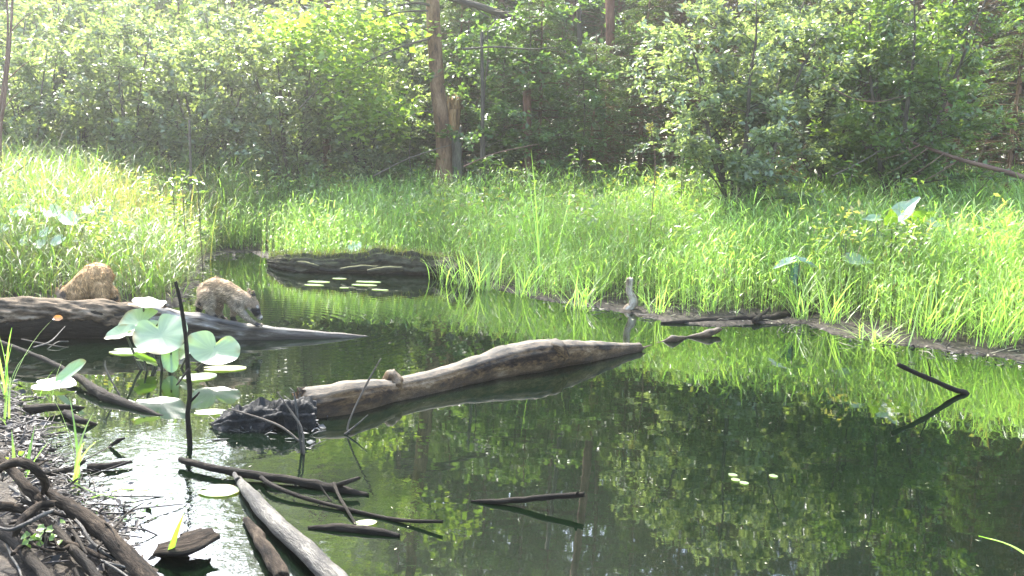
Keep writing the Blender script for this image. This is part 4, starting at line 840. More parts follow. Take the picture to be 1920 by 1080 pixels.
# crumbs of rotten wood lying along the sunken end: uneven chips
g = np.random.default_rng(14)
def chips(name, n, area, zr, size, cols, label, seed, mat='litter'):
    g = np.random.default_rng(seed); G = Geo()
    xs = g.uniform(0, len(area) - 1.001, n); i = xs.astype(int)
    for k in range(n):
        a, b = area[i[k]], area[i[k] + 1]; t = xs[k] - i[k]; px = a[0] * (1 - t) + b[0] * t + g.normal(0, 1) * a[2]; py = a[1] * (1 - t) + b[1] * t + g.normal(0, 1) * a[3]
        p = W(px, py, 0); p[2] = max(0, float(ground_z([p[:2]])[0])) + g.uniform(*zr); d = nrm(g.normal(0, 1, 3) * np.array([1, 1, .25])); l = size * g.lognormal(-.2, .7); cc = np.array(cols[g.integers(len(cols))]) * g.uniform(.5, 1.4)
        if g.uniform() < .55:
            no = nrm(g.normal(0, .5, 3) + np.array([0, 0, 1])); V, F = leaf_quads(p[None] + np.array([0, 0, .006]), d[None], no[None], [min(l, .05) * 1.1], [min(l, .05) * g.uniform(.4, .8)], g.uniform(-.3, .4), g.uniform(-.2, .3)); G.add(V, F, cc * .9)
        else: G.add(*tube(np.array([p - d * l * 1.6, p + g.normal(0, .2 * l, 3), p + d * l * 1.6]), np.array([.7, 1, .4]) * g.uniform(.0015, .005), 4)[:2], C=cc)
    o = link(name, G.mesh(name, M[mat])); return tag(o, label, 'debris', kind='stuff')
chips('wood_crumbs', 260, [(410, 800, 10, 12), (470, 785, 10, 18), (560, 780, 10, 20), (600, 800, 12, 10)], (.0, .01), .022, [(.02, .018, .015), (.04, .035, .03), (.10, .095, .085)], 'crumbs of blackened wood at the rotten end of the driftwood log', 3)
chips('shore_litter', 1500, [(-20, 720, 20, 22), (30, 800, 26, 26), (70, 880, 40, 30), (120, 960, 50, 35), (190, 1020, 50, 30)], (-.005, .03), .035, [(.02, .015, .011), (.045, .034, .026), (.10, .08, .062), (.03, .024, .018)], 'dead twigs and leaf litter on the near left bank', 4)
chips('mud_litter', 420, [(1050, 575, 20, 8), (1250, 590, 40, 9), (1400, 590, 40, 8), (1560, 625, 30, 8), (1750, 655, 40, 8), (1910, 680, 30, 8)], (.0, .012), .035, [(.12, .10, .075), (.06, .05, .042), (.2, .18, .11), (.03, .025, .02)], 'bits of dead reed and twigs on the grey mud flat', 5)
chips('bank_litter', 260, [(-20, 585, 20, 4), (150, 582, 30, 5), (330, 572, 14, 6), (372, 520, 6, 10), (400, 480, 10, 4), (480, 474, 12, 3)], (.0, .012), .04, [(.12, .10, .075), (.06, .05, .042), (.16, .17, .06), (.03, .025, .02)], 'dead blades and twigs along the edge of the left bank and inlet', 6)

def specks():
    g = np.random.default_rng(23); n = 370; px = np.concatenate([g.normal(180, 130, 260), g.uniform(380, 1900, 110)]); py = np.concatenate([g.normal(830, 70, 260), g.uniform(585, 1060, 110)]); P = np.array([W(a, b_, .003) for a, b_ in zip(px, py)]); P = P[sdist(P[:, :2]) < -.05]; n = len(P)
    V, F = leaf_quads(P, g.normal(0, 1, (n, 3)) * np.array([1, 1, 0.]), np.tile([0., 0, 1], (n, 1)), g.lognormal(-4.4, .5, n), g.lognormal(-5.1, .4, n), 0, 0)
    G = Geo(); G.add(V, F, np.repeat(mixcol(n, [(.12, .13, .05), (.06, .05, .03), (.18, .18, .12)], g), 4, 0)); tag(link('floating_specks', G.mesh('floating_specks', M['litter'])), 'tiny bits of leaf and seed floating on the pond', 'debris', kind='stuff')
specks()
# mossy bank log across the inlet
def moss_log():
    K = [(506, 500, .05, .07), (545, 508, .08, .12), (600, 511, .09, .125), (660, 512, .10, .13), (715, 512, .14, .165), (770, 515, .12, .145), (820, 518, .11, .13), (862, 527, .13, .15), (890, 536, .08, .10)]
    P = np.array([W(x, y) + np.array([0, .08, z]) for x, y, z, r in K]); org = np.array([P[4][0], P[4][1], 0]); e = empty('mossy_log', org)
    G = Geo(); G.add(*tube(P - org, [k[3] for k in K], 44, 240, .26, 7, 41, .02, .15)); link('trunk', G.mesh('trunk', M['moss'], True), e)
    for (x, y, x1, y1, r) in [(640, 505, 720, 492, .04), (600, 500, 560, 490, .035), (690, 508, 760, 498, .045)]:
        a = W(x, y, .08); b = W(x1, y1, .12); b[1] = a[1] + .02; a[1] -= .05; G = Geo(); G.add(*tube(np.array([a, (a + b) / 2 + np.array([0, -.04, .01]), b]) - org, [r * .6, r, r * .6], 10, 16, .2, 14, x)); link('root_ridge', G.mesh('root_ridge', M['moss'], True), e)
    n = 2600; t = g.uniform(0, 1, n); cx = resample(P, 100)[(t * 99).astype(int)] - org; rr = np.interp(t, np.linspace(0, 1, len(K)), [k[3] for k in K]); a = g.normal(.1, .45, n)
    base = cx + np.stack([0 * a, -np.sin(a) * rr * .95, np.cos(a) * rr * .95], 1); V, F, kk = ribbons(base, g.uniform(0, 6.28, n), g.uniform(.03, .13, n), g.uniform(.005, .011, n), g.uniform(.1, 1.0, n), g.uniform(.2, 1.2, n), S=2)
    G = Geo(); G.add(V, F, np.repeat(mixcol(n, [(.10, .11, .025), (.11, .075, .035), (.08, .12, .03)], g), kk, 0)); o = link('moss', G.mesh('moss', M['grass']), e); o['kind'] = 'stuff'
    tag(e, 'dark mossy rotten log forming the bank edge behind the pond', 'log')
moss_log()

# ------------------------------------------------------------------ sticks and branches in and by the water
def stick(name, K, r, mat, label, cat='stick', sides=12, n=40, rough=.16, freq=18, seed=1, jag=.01, groove=.03, subs=(), group=None):
    P = np.array([W(*k) for k in K]); org = P[len(P) // 2].copy(); org[2] = P[:, 2].min()
    m_ = 3 * len(P); P = resample(P, m_); r = np.interp(np.linspace(0, 1, m_), np.linspace(0, 1, len(r)), r); gq = np.random.default_rng(seed + len(label)); P[1:-1] += gq.normal(0, 1, (m_ - 2, 3)) * (r[1:-1, None] * .07); r = r * gq.uniform(.96, 1.04, m_); n = max(n, m_ * 3)
    e = empty(name, org); G = Geo(); G.add(*tube(P - org, r, sides, n, rough, freq, seed, jag, groove)); link('stem', G.mesh('stem', M[mat], True), e)
    for q, (K2, r2) in enumerate(subs):
        P2 = np.array([W(*k) for k in K2]); G = Geo(); G.add(*tube(P2 - org, r2, 8, 24, rough, freq, seed + q + 3, jag * .5)); link('side_branch', G.mesh('side_branch', M[mat], True), e)
    return tag(e, label, cat, group)
# pale upright stick
b = W(1178, 582); Y = b[1]; org = np.array([b[0], b[1], 0]); e = empty('upright_stick', org)
P = np.array([PD(1176, 600, Y), PD(1176, 583, Y), PD(1184, 575, Y), PD(1187, 562, Y - .01), PD(1180, 545, Y), PD(1181, 522, Y)]) - org; P[0] = np.array([P[1][0], 0, -.2])
G = Geo(); G.add(*tube(P, [.05, .05, .046, .042, .036, .034], 14, 40, .12, 16, 5, .012, .04)); link('stem', G.mesh('stem', M['pale_stick'], True), e); tag(e, 'short pale weathered stick standing crooked in the shallows', 'stick')
stick('sunk_branch', [(1240, 606, .005), (1300, 603, .01), (1380, 600, .015), (1440, 598, .02), (1475, 592, .02), (1530, 592, .02)], [.015, .03, .04, .045, .05, .04], 'wetwood', 'dark half-sunk branch lying along the grey mud flat', 'branch', subs=[([(1415, 602, .03), (1432, 588, .06), (1442, 578, .09)], [.03, .022, .012])])
b2 = W(1812, 738)
K = [PD(1812, 738, b2[1]), PD(1790, 731, b2[1] - .05), PD(1745, 711, b2[1] - .18), PD(1712, 697, b2[1] - .24), PD(1683, 683, W(1683, 749)[1])]
org = np.array([b2[0], b2[1], 0]); e = empty('bent_twig', org); G = Geo(); G.add(*tube(np.array([K[0] + np.array([.06, .02, -.1])] + K) - org, [.02, .02, .019, .017, .016, .016], 9, 30, .15, 20, 6, .006)); link('stem', G.mesh('stem', M['wetwood'], True), e)
G = Geo(); G.add(*tube(np.array([K[2], K[2] + np.array([-.01, 0, .06]), PD(1738, 672, b2[1] - .2)]) - org, [.006, .005, .003], 5, 8)); link('side_branch', G.mesh('side_branch', M['wetwood'], True), e); tag(e, 'dark bent twig slanting out of the water at right', 'twig')
stick('floating_stick', [(885, 940, .002), (930, 940, .012), (970, 937, .025), (1030, 932, .05), (1095, 927, .075)], [.006, .012, .014, .015, .012], 'wetwood', 'dark stick lifting out of the open water at lower centre', subs=[([(1080, 928, .07), (1084, 922, .09)], [.008, .004])])
stick('floating_stick', [(580, 991, .0), (620, 990, .004), (690, 996, .004), (748, 1006, .0)], [.010, .019, .02, .014], 'wetwood', 'short black stick floating flat at bottom centre')
stick('water_branch', [(340, 862, .03), (358, 868, .03), (420, 882, .03), (490, 893, .025), (560, 903, .02), (620, 914, .012), (690, 929, .0)], [.014, .017, .019, .021, .021, .022, .012], 'wetwood', 'dark branch lying in the water below the driftwood log', 'branch',
      subs=[([(488, 893, .025), (508, 909, .03), (560, 930, .02), (620, 947, .012), (700, 966, .006), (760, 976, .012), (830, 978, .035)], [.012, .011, .010, .009, .008, .009, .008]), ([(625, 912, .02), (650, 904, .05), (673, 896, .06)], [.012, .011, .009]), ([(598, 908, .05), (610, 925, .02), (622, 940, 0)], [.005, .004, .003]), ([(626, 906, .05), (636, 930, .03), (668, 985, 0)], [.007, .007, .006])])
stick('thick_stick', [(447, 898, .015), (470, 930, .03), (505, 968, .04), (545, 1008, .045), (600, 1060, .05), (680, 1140, .05)], [.017, .031, .034, .036, .038, .04], 'stick_grey', 'thick smooth grey stick running out of the bottom edge', n=60, rough=.06, freq=10, sides=16, groove=.015, subs=[([(446, 900, .03), (440, 888, .03), (447, 878, .02)], [.014, .010, .004])])
stick('short_stick', [(462, 975, .01), (482, 1005, .02), (505, 1040, .025), (530, 1085, .03)], [.016, .024, .027, .03], 'branch', 'short brown stick beside the thick grey one at the bottom edge')
stick('long_shore_branch', [(-60, 615, .16), (0, 641, .12), (44, 658, .10), (93, 678, .07), (133, 700, .05), (160, 717, .04), (189, 738, .025), (222, 752, .012), (289, 776, .0), (310, 782, -.01)], [.012, .013, .015, .016, .018, .026, .034, .032, .015, .006], 'wetwood', 'long dark branch slanting from the left edge into the water', 'branch', n=60)
b3 = W(356, 835); Y = b3[1]; org = np.array([b3[0], b3[1], 0]); e = empty('upright_dead_stem', org)
P = np.array([b3 + np.array([.005, -.02, -.25]), b3, PD(352, 780, Y), PD(356, 740, Y), PD(352, 690, Y + .03), PD(349, 640, Y + .04), PD(344, 600, Y + .05), PD(337, 560, Y + .06), PD(329, 528, Y + .06)]) - org
G = Geo(); G.add(*tube(P, [.014, .015, .013, .012, .012, .011, .010, .009, .009], 9, 50, .15, 22, 4, .004)); link('stem', G.mesh('stem', M['wetwood'], True), e)
for K in [[(354, 692, 0), (342, 708, -.05), (331, 722, -.1)], [(355, 755, 0), (368, 742, -.02), (374, 735, -.03)]]:
    G = Geo(); G.add(*tube(np.array([PD(x, y, Y + d) for x, y, d in K]) - org, [.007, .006, .004], 6, 10)); link('side_branch', G.mesh('side_branch', M['wetwood'], True), e)
tag(e, 'thin dark dead stem standing upright in front of the lily clump', 'stem')
for i, (K, r, mat, lab) in enumerate([
    ([(655, 812, 0), (652, 800, .03), (665, 765, .12), (690, 715, .3), (714, 672, .46)], .006, 'twig', 'thin curved twig leaning right over the driftwood log'),
    ([(566, 850, 0), (560, 800, .11), (555, 760, .2), (551, 735, .26)], .007, 'stick_grey', 'thin pale twig standing at the rotten end of the driftwood log'),
    ([(570, 852, 0), (566, 805, .10), (548, 775, .18), (520, 735, .28)], .006, 'twig', 'thin dark twig crossing the pale one at the rotten log end'),
    ([(562, 828, .0), (530, 802, .06), (490, 785, .10), (428, 766, .12)], .006, 'twig', 'thin bowed twig lying across the rotten log end'),
    ([(646, 815, 0), (665, 800, .03), (690, 778, .08)], .006, 'stick_grey', 'short twig forking at the waterline below the driftwood log'),
    ([(225, 742, .0), (210, 715, .05), (198, 690, .12), (197, 676, .15)], .005, 'twig', 'thin bent twig beside the long dark branch'),
    ([(62, 652, .1), (95, 640, .12), (122, 612, .18)], .006, 'stick_grey', 'small forked grey twig before the bark-covered log'),
    ([(40, 636, .1), (90, 646, .06), (128, 652, .04)], .005, 'twig', 'thin twig lying before the bark-covered log')]):
    P = np.array([W(x, y, 0) if k_[2] == 0 else None for k_ in K[:1] for x, y in [(k_[0], k_[1])]][:1] or [None], dtype=object)
    if K[0][2] == 0:
        Yb = W(K[0][0], K[0][1])[1]; pts = [PD(x, y, Yb + .02 * q) for q, (x, y, z) in enumerate(K)]
    else: pts = [W(x, y, z) for x, y, z in K]
    simple_tube('thin_twig', pts, [r] * (len(pts) - 1) + [r * .5], M[mat], lab, 'twig', sides=6, n=24, rough=.15, jag=0)
for i, (K, r, lab) in enumerate([
    ([(48, 768, .03), (80, 765, .04), (120, 763, .03), (158, 764, .0)], [.03, .025, .018, .006], 'dark pointed splinter lying on the left shore water'),
    ([(122, 775, .02), (150, 788, .03), (180, 796, .0)], [.022, .018, .008], 'second dark splinter right below the pointed one'),
    ([(165, 877, .01), (200, 874, .02), (247, 866, .02)], [.02, .018, .006], 'dark wedge of wood on the glittering water at left'),
    ([(60, 890, .05), (110, 886, .03), (140, 876, .03), (158, 864, .05)], [.012, .012, .011, .009], 'dark twig with upturned tip by the glittering water'),
    ([(205, 838, .0), (222, 826, .04), (232, 822, .05)], [.006, .012, .006], 'tiny dark snag poking out of the water below the lily clump')]):
    stick('dark_splinter', K, r, 'wetwood', lab, 'wood', groove=.08, rough=.2, seed=20 + i)
# wood slab at the bottom edge
G = Geo(); P = np.array([W(305, 1030, .02), W(345, 1022, .05), W(388, 1004, .06)]); org = P[1] * np.array([1, 1, 0]); G.add(*tube(P - org, [.07, .085, .06], 12, 20, .15, 10, 7, .03, .08, oval=.35)); o = link('wood_slab', G.mesh('wood_slab', M['branch'], True), None, org); tag(o, 'broken flat slab of wood at the bottom edge before the sun glint', 'wood')
# tangle of branches on the near left bank
NB = 'branches piled on the near left bank'
stick('shore_branch', [(-60, 812, .28), (0, 862, .25), (24, 884, .22), (48, 912, .19), (70, 936, .15), (82, 950, .13)], [.019, .020, .020, .021, .022, .016], 'branch', 'pale brown branch coming in from the left edge, topmost of the pile', 'branch', n=50, sides=14, rough=.08, freq=14, seed=51, group=NB)
stick('shore_branch', [(84, 915, .16), (110, 938, .15), (135, 952, .14), (178, 985, .12), (217, 1020, .10), (262, 1066, .08), (330, 1140, .06)], [.014, .024, .028, .031, .032, .032, .031], 'branch', 'thickest branch of the pile running down to the bottom edge', 'branch', n=60, sides=16, rough=.07, freq=10, seed=52, group=NB)
stick('arched_root', [(-6, 885, .24), (8, 874, .30), (31, 866, .34), (55, 872, .34), (78, 893, .30), (85, 912, .22), (80, 925, .14)], [.013, .017, .018, .017, .015, .014, .010], 'branch', 'dark arched root looping over the pile at left', 'root', n=50, sides=12, seed=53, group=NB)
stick('shore_branch', [(100, 944, .16), (75, 948, .17), (52, 964, .17), (36, 985, .16), (28, 1002, .13)], [.013, .016, .017, .015, .013], 'branch', 'short branch crossing under the topmost one', 'branch', n=40, sides=12, seed=54, group=NB)
stick('shore_twig', [(98, 958, .18), (75, 968, .18), (52, 980, .18), (22, 993, .17), (2, 990, .17)], [.007, .008, .008, .007, .005], 'stick_grey', 'thin pale twig lying over the crossing branch', 'twig', n=30, sides=8, seed=55, group=NB)
stick('shore_branch', [(-40, 950, .14), (0, 950, .13), (30, 952, .12), (60, 965, .10)], [.02, .02, .018, .014], 'branch', 'branch stub at the left edge under the arched root pile', 'branch', seed=56, group=NB)
stick('shore_branch', [(70, 966, .10), (95, 985, .09), (115, 1005, .08), (150, 1045, .07), (190, 1090, .06)], [.014, .016, .017, .018, .018], 'wetwood', 'dark branch under the thickest one, running parallel', 'branch', seed=57, group=NB)
stick('shore_twig', [(142, 975, .13), (155, 990, .12), (168, 1012, .10), (193, 1034, .08), (215, 1050, .06)], [.006, .006, .006, .005, .004], 'stick_grey', 'thin grey twig in the gap below the thickest branch', 'twig', seed=58, group=NB)
stick('shore_twig', [(60, 1010, .10), (110, 1015, .09), (160, 1030, .08), (200, 1050, .07)], [.008, .009, .009, .008], 'branch', 'brown twig at the bottom of the pile', 'twig', seed=59, group=NB)
stick('shore_branch', [(-30, 980, .10), (20, 1010, .09), (60, 1050, .08), (100, 1100, .07)], [.022, .022, .02, .02], 'wetwood', 'dark wet branch at the lower left corner', 'branch', seed=60, group=NB)
for i in range(26):
    gq = np.random.default_rng(900 + i); x0 = gq.uniform(-20, 200); y0 = gq.uniform(880, 1060) if x0 < 90 else gq.uniform(960, 1070); a_ = gq.uniform(.2, 1.3) if gq.uniform() < .7 else gq.uniform(-1, 0); ln = gq.uniform(40, 120); z0 = gq.uniform(.05, .16)
    K = [(x0 + math.cos(a_) * ln * t, y0 + math.sin(a_) * ln * t + gq.normal(0, 4), z0 - .03 * t) for t in (0, .33, .66, 1)]; r_ = gq.uniform(.003, .009)
    stick('shore_twig', K, [r_, r_ * .95, r_ * .8, r_ * .4], ['branch', 'wetwood', 'branch', 'stick_grey'][i % 4], 'thin tangled twig among the branches on the near left bank', 'twig', seed=300 + i, sides=6, group='tangled twigs on the near left bank')
# blades and sprigs on the near bank
for i, (x, y, n, L, wd, lab) in enumerate([
    (18, 752, 8, (.25, .55), (.012, .02), 'bright green blades standing at the left edge shore'),
    (98, 742, 3, (.16, .3), (.014, .02), 'pair of broad green blades beside the folded lily leaf'),
    (10, 800, 6, (.15, .3), (.008, .014), 'small grass tuft on the near left bank above the arched root'),
    (150, 905, 5, (.3, .55), (.012, .018), 'arching green blades beside the glittering water'),
    (45, 910, 4, (.2, .35), (.016, .024), 'broad green blades behind the topmost branch')]):
    p = W(x, y); blade_clump('shore_grass', p, n, L, wd, lab, 'grass', 300 + i, .03, (.05, .5), (.1, 1.4), z=max(0, float(ground_z([p[:2]])[0])))
def one_blade(K, w, lab, cols=(.14, .24, .04)):
    P = resample(np.array([W(*k) for k in K]), 12); T = nrm(np.gradient(P, axis=0)); s = nrm(np.cross(T, [0, .3, 1.])); t = np.linspace(0, 1, 12); ww = w * np.clip(1.05 - t ** 2, .05, 1)
    V = np.stack([P - s * ww[:, None] / 2, P + np.array([0, 0, -.15 * w]), P + s * ww[:, None] / 2], 1).reshape(-1, 3); F = []
    for i in range(11):
        for q in range(2): F.append([i * 3 + q, i * 3 + q + 1, i * 3 + q + 4, i * 3 + q + 3])
    org = P[0].copy(); G = Geo(); G.add(V - org, F, np.array(cols)); o = link('marsh_grass', G.mesh('marsh_grass', M['grass'], True), None, org); tag(o, lab, 'grass')
one_blade([(1990, 1085, .22), (1940, 1050, .24), (1890, 1020, .24), (1835, 1004, .23)], .022, 'single green grass blade reaching in at the lower right corner', (.17, .27, .04))
one_blade([(318, 1040, .03), (330, 1000, .13), (345, 962, .22)], .022, 'single green blade standing before the sun glint at bottom left')
one_blade([(165, 935, .03), (220, 918, .06), (260, 918, .05), (330, 926, .01)], .018, 'grass blade lying out over the glittering water')
one_blade([(130, 900, .02), (180, 925, .04), (250, 940, .04), (300, 962, .01)], .012, 'thin grass blade drooping over the glittering water, below the other')
def sprig(px, py, z, lab, seed):
    g = np.random.default_rng(seed); p = W(px, py, z); e = empty('clover_sprig', p); n = 26; pos = g.normal(0, .035, (n, 3)) * np.array([1, 1, .5]) + np.array([0, 0, .04]); no = g.normal(0, .4, (n, 3)); no[:, 2] += 1; no[:, 1] -= .4
    V, F = leaf_quads(pos, g.normal(0, 1, (n, 3)) * np.array([1, 1, .3]), nrm(no), np.full(n, .028), np.full(n, .026)); G = Geo(); G.add(V, F, np.repeat(mixcol(n, [(.12, .2, .03), (.16, .24, .05)], g), 4, 0)); link('leaves', G.mesh('leaves', M['leaf']), e)
    G = Geo()
    for k in range(5): G.add(*tube(np.array([[0, 0, -.03], g.normal(0, .03, 3) * np.array([1, 1, 0]) + np.array([0, 0, .04])]), [.002, .0015], 4))
    link('stem', G.mesh('stem', M['twig'], True), e); tag(e, lab, 'sprig')
sprig(82, 1022, .10, 'green clover-like sprig at the foot of the branch pile', 5)
sprig(4, 890, .16, 'green clover-like sprig at the left edge by the arched root', 6)

# ------------------------------------------------------------------ raccoons
def raccoon(label, chains, regions, tail, D0, fur_n, seed, eyes, nose, ears, base, fur_dir, light=1.0, coat=(.30, .20, .11)):
    """chains: lists of (px, py, depth offset, radius m); regions: (point, radius, colour)"""
    q = lambda x, y, d: PD(x, y, D0 + d)
    e = empty('raccoon', base); bm = bmesh.new(); org = np.array(base)
    def ball(p, r): bmesh.ops.create_icosphere(bm, subdivisions=2, radius=r, matrix=Matrix.Translation(Vector(p - org)))
    for ch in chains:
        P = np.array([q(x, y, d) for x, y, d, r in ch]); R = np.array([c[3] for c in ch])
        for a in range(len(P) - 1):
            k = max(2, int(np.linalg.norm(P[a + 1] - P[a]) / (min(R[a], R[a + 1]) * .35)) + 1)
            for t in np.linspace(0, 1, k): ball(P[a] * (1 - t) + P[a + 1] * t, R[a] * (1 - t) + R[a + 1] * t)
    for (x, y, d, h) in ears:
        c = q(x, y, d) - org
        bmesh.ops.create_cone(bm, cap_ends=True, segments=10, radius1=.026, radius2=.010, depth=h * 1.3, matrix=Matrix.Translation(Vector(c)) @ Matrix.Scale(.55, 4, Vector((.3, 1, 0)).normalized()))
    me = bpy.data.meshes.new('body'); bm.to_mesh(me); bm.free()
    tmp = bpy.data.objects.new('tmp', me); COL.objects.link(tmp)
    r = tmp.modifiers.new('r', 'REMESH'); r.mode = 'VOXEL'; r.voxel_size = .0075; s = tmp.modifiers.new('s', 'SMOOTH'); s.factor = .5; s.iterations = 5
    dg = bpy.context.evaluated_depsgraph_get(); me2 = bpy.data.meshes.new_from_object(tmp.evaluated_get(dg)); bpy.data.objects.remove(tmp); me2.name = 'body'
    V = np.zeros(len(me2.vertices) * 3, np.float32); me2.vertices.foreach_get('co', V); V = V.reshape(-1, 3).astype(float); Nn = np.zeros(len(V) * 3, np.float32); me2.vertices.foreach_get('normal', Nn); Nn = Nn.reshape(-1, 3).astype(float)
    g = np.random.default_rng(seed)
    def colour(P):
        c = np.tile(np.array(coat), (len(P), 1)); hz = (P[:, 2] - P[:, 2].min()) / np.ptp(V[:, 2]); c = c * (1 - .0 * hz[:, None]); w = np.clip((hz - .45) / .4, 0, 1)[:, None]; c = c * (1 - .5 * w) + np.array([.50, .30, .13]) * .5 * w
        for (pt, rad, cc) in regions:
            d = np.linalg.norm(P - (q(*pt) - org), axis=1); w = np.clip((rad - d) / (rad * .3), 0, 1)[:, None]; c = c * (1 - w) + np.array(cc) * w
        if tail is not None:
            A = np.array([q(*t) for t in tail]) - org; ab = A[1] - A[0]; t = ((P - A[0]) @ ab) / (ab @ ab); dd = np.linalg.norm(P - A[0] - np.clip(t, 0, 1)[:, None] * ab, axis=1); m_ = (dd < .05) & (t > .05); band = (np.floor(np.clip(t, 0, 1) * 5) % 2 == 1) | (t > .85); c[m_ & band] = (.02, .016, .013); 
        return c * light
    me2.materials.clear(); me2.materials.append(M['fur']); a = me2.color_attributes.new('Col', 'FLOAT_COLOR', 'POINT'); cc = np.ones((len(V), 4), np.float32); cc[:, :3] = colour(V) * .75; a.data.foreach_set('color', cc.ravel()); me2.polygons.foreach_set('use_smooth', np.ones(len(me2.polygons), bool))
    link('body', me2, e)
    idx = g.integers(0, len(V), fur_n); P, Nm = V[idx] + g.normal(0, .002, (fur_n, 3)), Nn[idx]
    fd = nrm(np.array(fur_dir)); clump = np.stack([smooth_noise(P, 30, seed + 20 + k, 2) for k in range(3)], 1); d = nrm(Nm * .5 + fd + .5 * clump + g.normal(0, .14, (fur_n, 3))); c = colour(P); dark = c.mean(1) < .06
    hd = np.linalg.norm(P - (q(*regions[0][0]) - org), axis=1); ln = np.where(hd < .085, .009, .027) * g.uniform(.6, 1.3, fur_n); low = P[:, 2] < .13 + V[:, 2].min(); ln[low] *= .3
    sd = nrm(np.cross(d, Nm) + g.normal(0, .1, (fur_n, 3))); w = .0028
    VV = np.stack([P - sd * w, P + sd * w, P + d * ln[:, None]], 1).reshape(-1, 3)
    griz = g.choice([.4, .8, 1.15, 1.7], fur_n, p=[.2, .34, .3, .16])[:, None]; griz[dark] = 1; cl = 1 + .5 * smooth_noise(P * np.array([1, 1, 1.6]), 30, seed + 20, 2)[:, None]
    G = Geo(); G.add(VV, np.arange(fur_n * 3).reshape(-1, 3), np.repeat(c * griz * cl.clip(.4, 1.7), 3, 0)); link('fur', G.mesh('fur', M['fur']), e)
    def bead(nm, p, r, colr):
        b = bmesh.new(); bmesh.ops.create_icosphere(b, subdivisions=2, radius=r); m_ = bpy.data.meshes.new(nm); b.to_mesh(m_); b.free(); at_ = m_.color_attributes.new('Col', 'FLOAT_COLOR', 'POINT')
        for k in at_.data: k.color = (*colr, 1)
        m_.materials.append(M['black']); link(nm, m_, e, p - org)
    for x, y, d_ in eyes: bead('eye', q(x, y, d_), .007, (.004, .003, .003))
    bead('nose', q(*nose), .010, (.006, .005, .005))
    return tag(e, label, 'raccoon')
BK, WH, TN = (.018, .014, .012), (.46, .42, .36), (.26, .18, .11)
base = W(425, 610, .12)
raccoon('raccoon walking down the bleached tip of the log, reaching forward with a paw', [
    [(392, 547, .03, .084), (406, 541, .02, .096), (424, 546, 0, .090), (442, 555, -.02, .074), (456, 560, -.04, .062), (467, 566, -.06, .056), (474, 571, -.07, .052), (481, 585, -.09, .033), (488, 595, -.10, .020)],
    [(392, 554, -.05, .068), (396, 571, -.07, .045), (393, 585, -.07, .036), (403, 596, -.08, .023), (412, 599, -.09, .019)],
    [(402, 554, .08, .062), (411, 573, .09, .042), (408, 587, .11, .032), (418, 597, .10, .021), (424, 599, .09, .017)],
    [(444, 566, .05, .052), (439, 584, .06, .028), (437, 594, .06, .022), (438, 601, .05, .018), (443, 602.5, .04, .015)],
    [(447, 567, -.08, .056), (452, 583, -.10, .036), (463, 596, -.11, .026), (475, 604, -.11, .02), (483, 609, -.11, .017), (490, 610, -.11, .013)],
    [(482, 609, -.10, .012), (489, 607, -.09, .007), (494, 609, -.09, .005)], [(482, 609, -.12, .012), (489, 612, -.14, .007), (493, 614, -.14, .005)],
    [(384, 562, .06, .05), (377, 571, .05, .036), (373, 582, .05, .026), (372, 590, .05, .016)]],
    [((474, 572, -.07), .075, TN), ((466, 583, -.12), .036, (.36, .30, .23)), ((482, 585, -.10), .045, BK), ((474, 583, -.13), .03, BK), ((489, 597, -.10), .030, WH), ((483, 575, -.10), .016, (.45, .4, .33)), ((478, 552, -.085), .022, (.05, .04, .035)), ((404, 598, -.08), .045, BK), ((418, 598, .1), .04, BK), ((438, 600, .05), .04, BK), ((484, 610, -.11), .035, (.06, .05, .045))],
    [(388, 560, .06), (372, 591, .05)], 7.85, 15000, 1, [(483, 585, -.125), (486, 583, -.06)], (490, 598, -.10), [(476, 553, -.085, .06), (468, 549, -.02, .055)], base, (-.75, -.1, -.45), .80, (.27, .21, .14))
base = W(170, 575, .0)
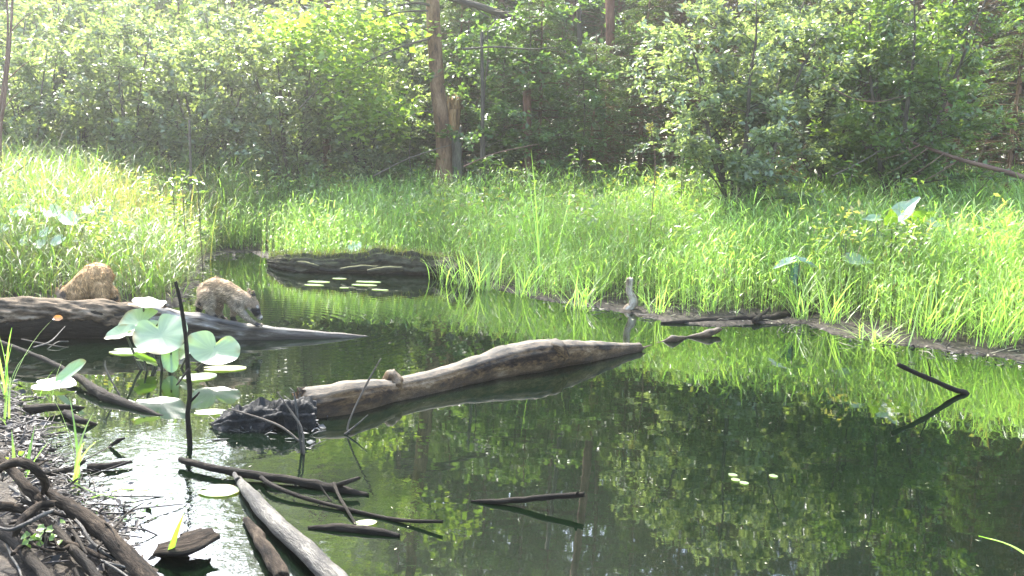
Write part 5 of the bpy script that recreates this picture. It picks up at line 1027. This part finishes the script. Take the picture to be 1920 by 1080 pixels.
raccoon('raccoon hunched behind the log with its rump up and head down', [
    [(186, 517, .05, .115), (180, 521, .03, .135), (170, 528, 0, .13), (153, 538, -.03, .105), (138, 545, -.05, .082), (126, 550, -.07, .064), (118, 556, -.09, .05), (112, 565, -.10, .034), (108, 572, -.11, .022)],
    [(186, 540, -.03, .09), (190, 563, -.06, .06), (186, 582, -.10, .036), (180, 592, -.13, .028), (172, 595, -.15, .022)],
    [(190, 545, .14, .08), (194, 565, .14, .05), (190, 584, .13, .034), (184, 592, .10, .026)],
    [(142, 556, -.10, .055), (138, 575, -.11, .03), (136, 590, -.12, .022), (130, 594, -.13, .018)],
    [(144, 556, .06, .055), (140, 575, .05, .03), (138, 590, .04, .022), (132, 593, .03, .018)],
    [(206, 545, .10, .055), (214, 560, .14, .042), (218, 575, .16, .034), (220, 585, .18, .02)]],
    [((116, 557, -.09), .075, TN), ((114, 562, -.10), .034, BK), ((108, 573, -.11), .03, WH), ((119, 552, -.12), .034, (.09, .06, .04)), ((182, 592, -.12), .05, BK), ((136, 590, -.12), .04, BK)],
    [(206, 545, .10), (220, 586, .18)], 8.35, 16000, 2, [(111, 562, -.125), (108, 563, -.07)], (105, 575, -.11), [(107, 545, -.09, .05), (118, 541, -.03, .045)], base, (.35, -.2, -.75), 1.0, (.37, .225, .10))

# ------------------------------------------------------------------ added haze box, largely imitating the lens-flare glow at upper left
bm = bmesh.new(); bmesh.ops.create_cube(bm, size=1.0, matrix=Matrix.Translation((0, 20, 10.0)) @ Matrix.Diagonal((330, 330, 28, 1))); me = bpy.data.meshes.new('haze'); bm.to_mesh(me); bm.free()
m, nt, out = newmat('flare_haze'); v = N(nt, 'ShaderNodeVolumePrincipled'); v.inputs['Color'].default_value = (1.0, .99, .92, 1); v.inputs['Density'].default_value = FLARE_HAZE; v.inputs['Anisotropy'].default_value = .86; nt.links.new(v.outputs[0], out.inputs['Volume'])
me.materials.append(m); o = link('haze', me); o['kind'] = 'stuff'; tag(o, 'thin haze added to imitate the lens-flare glow at upper left', 'haze', kind='stuff')
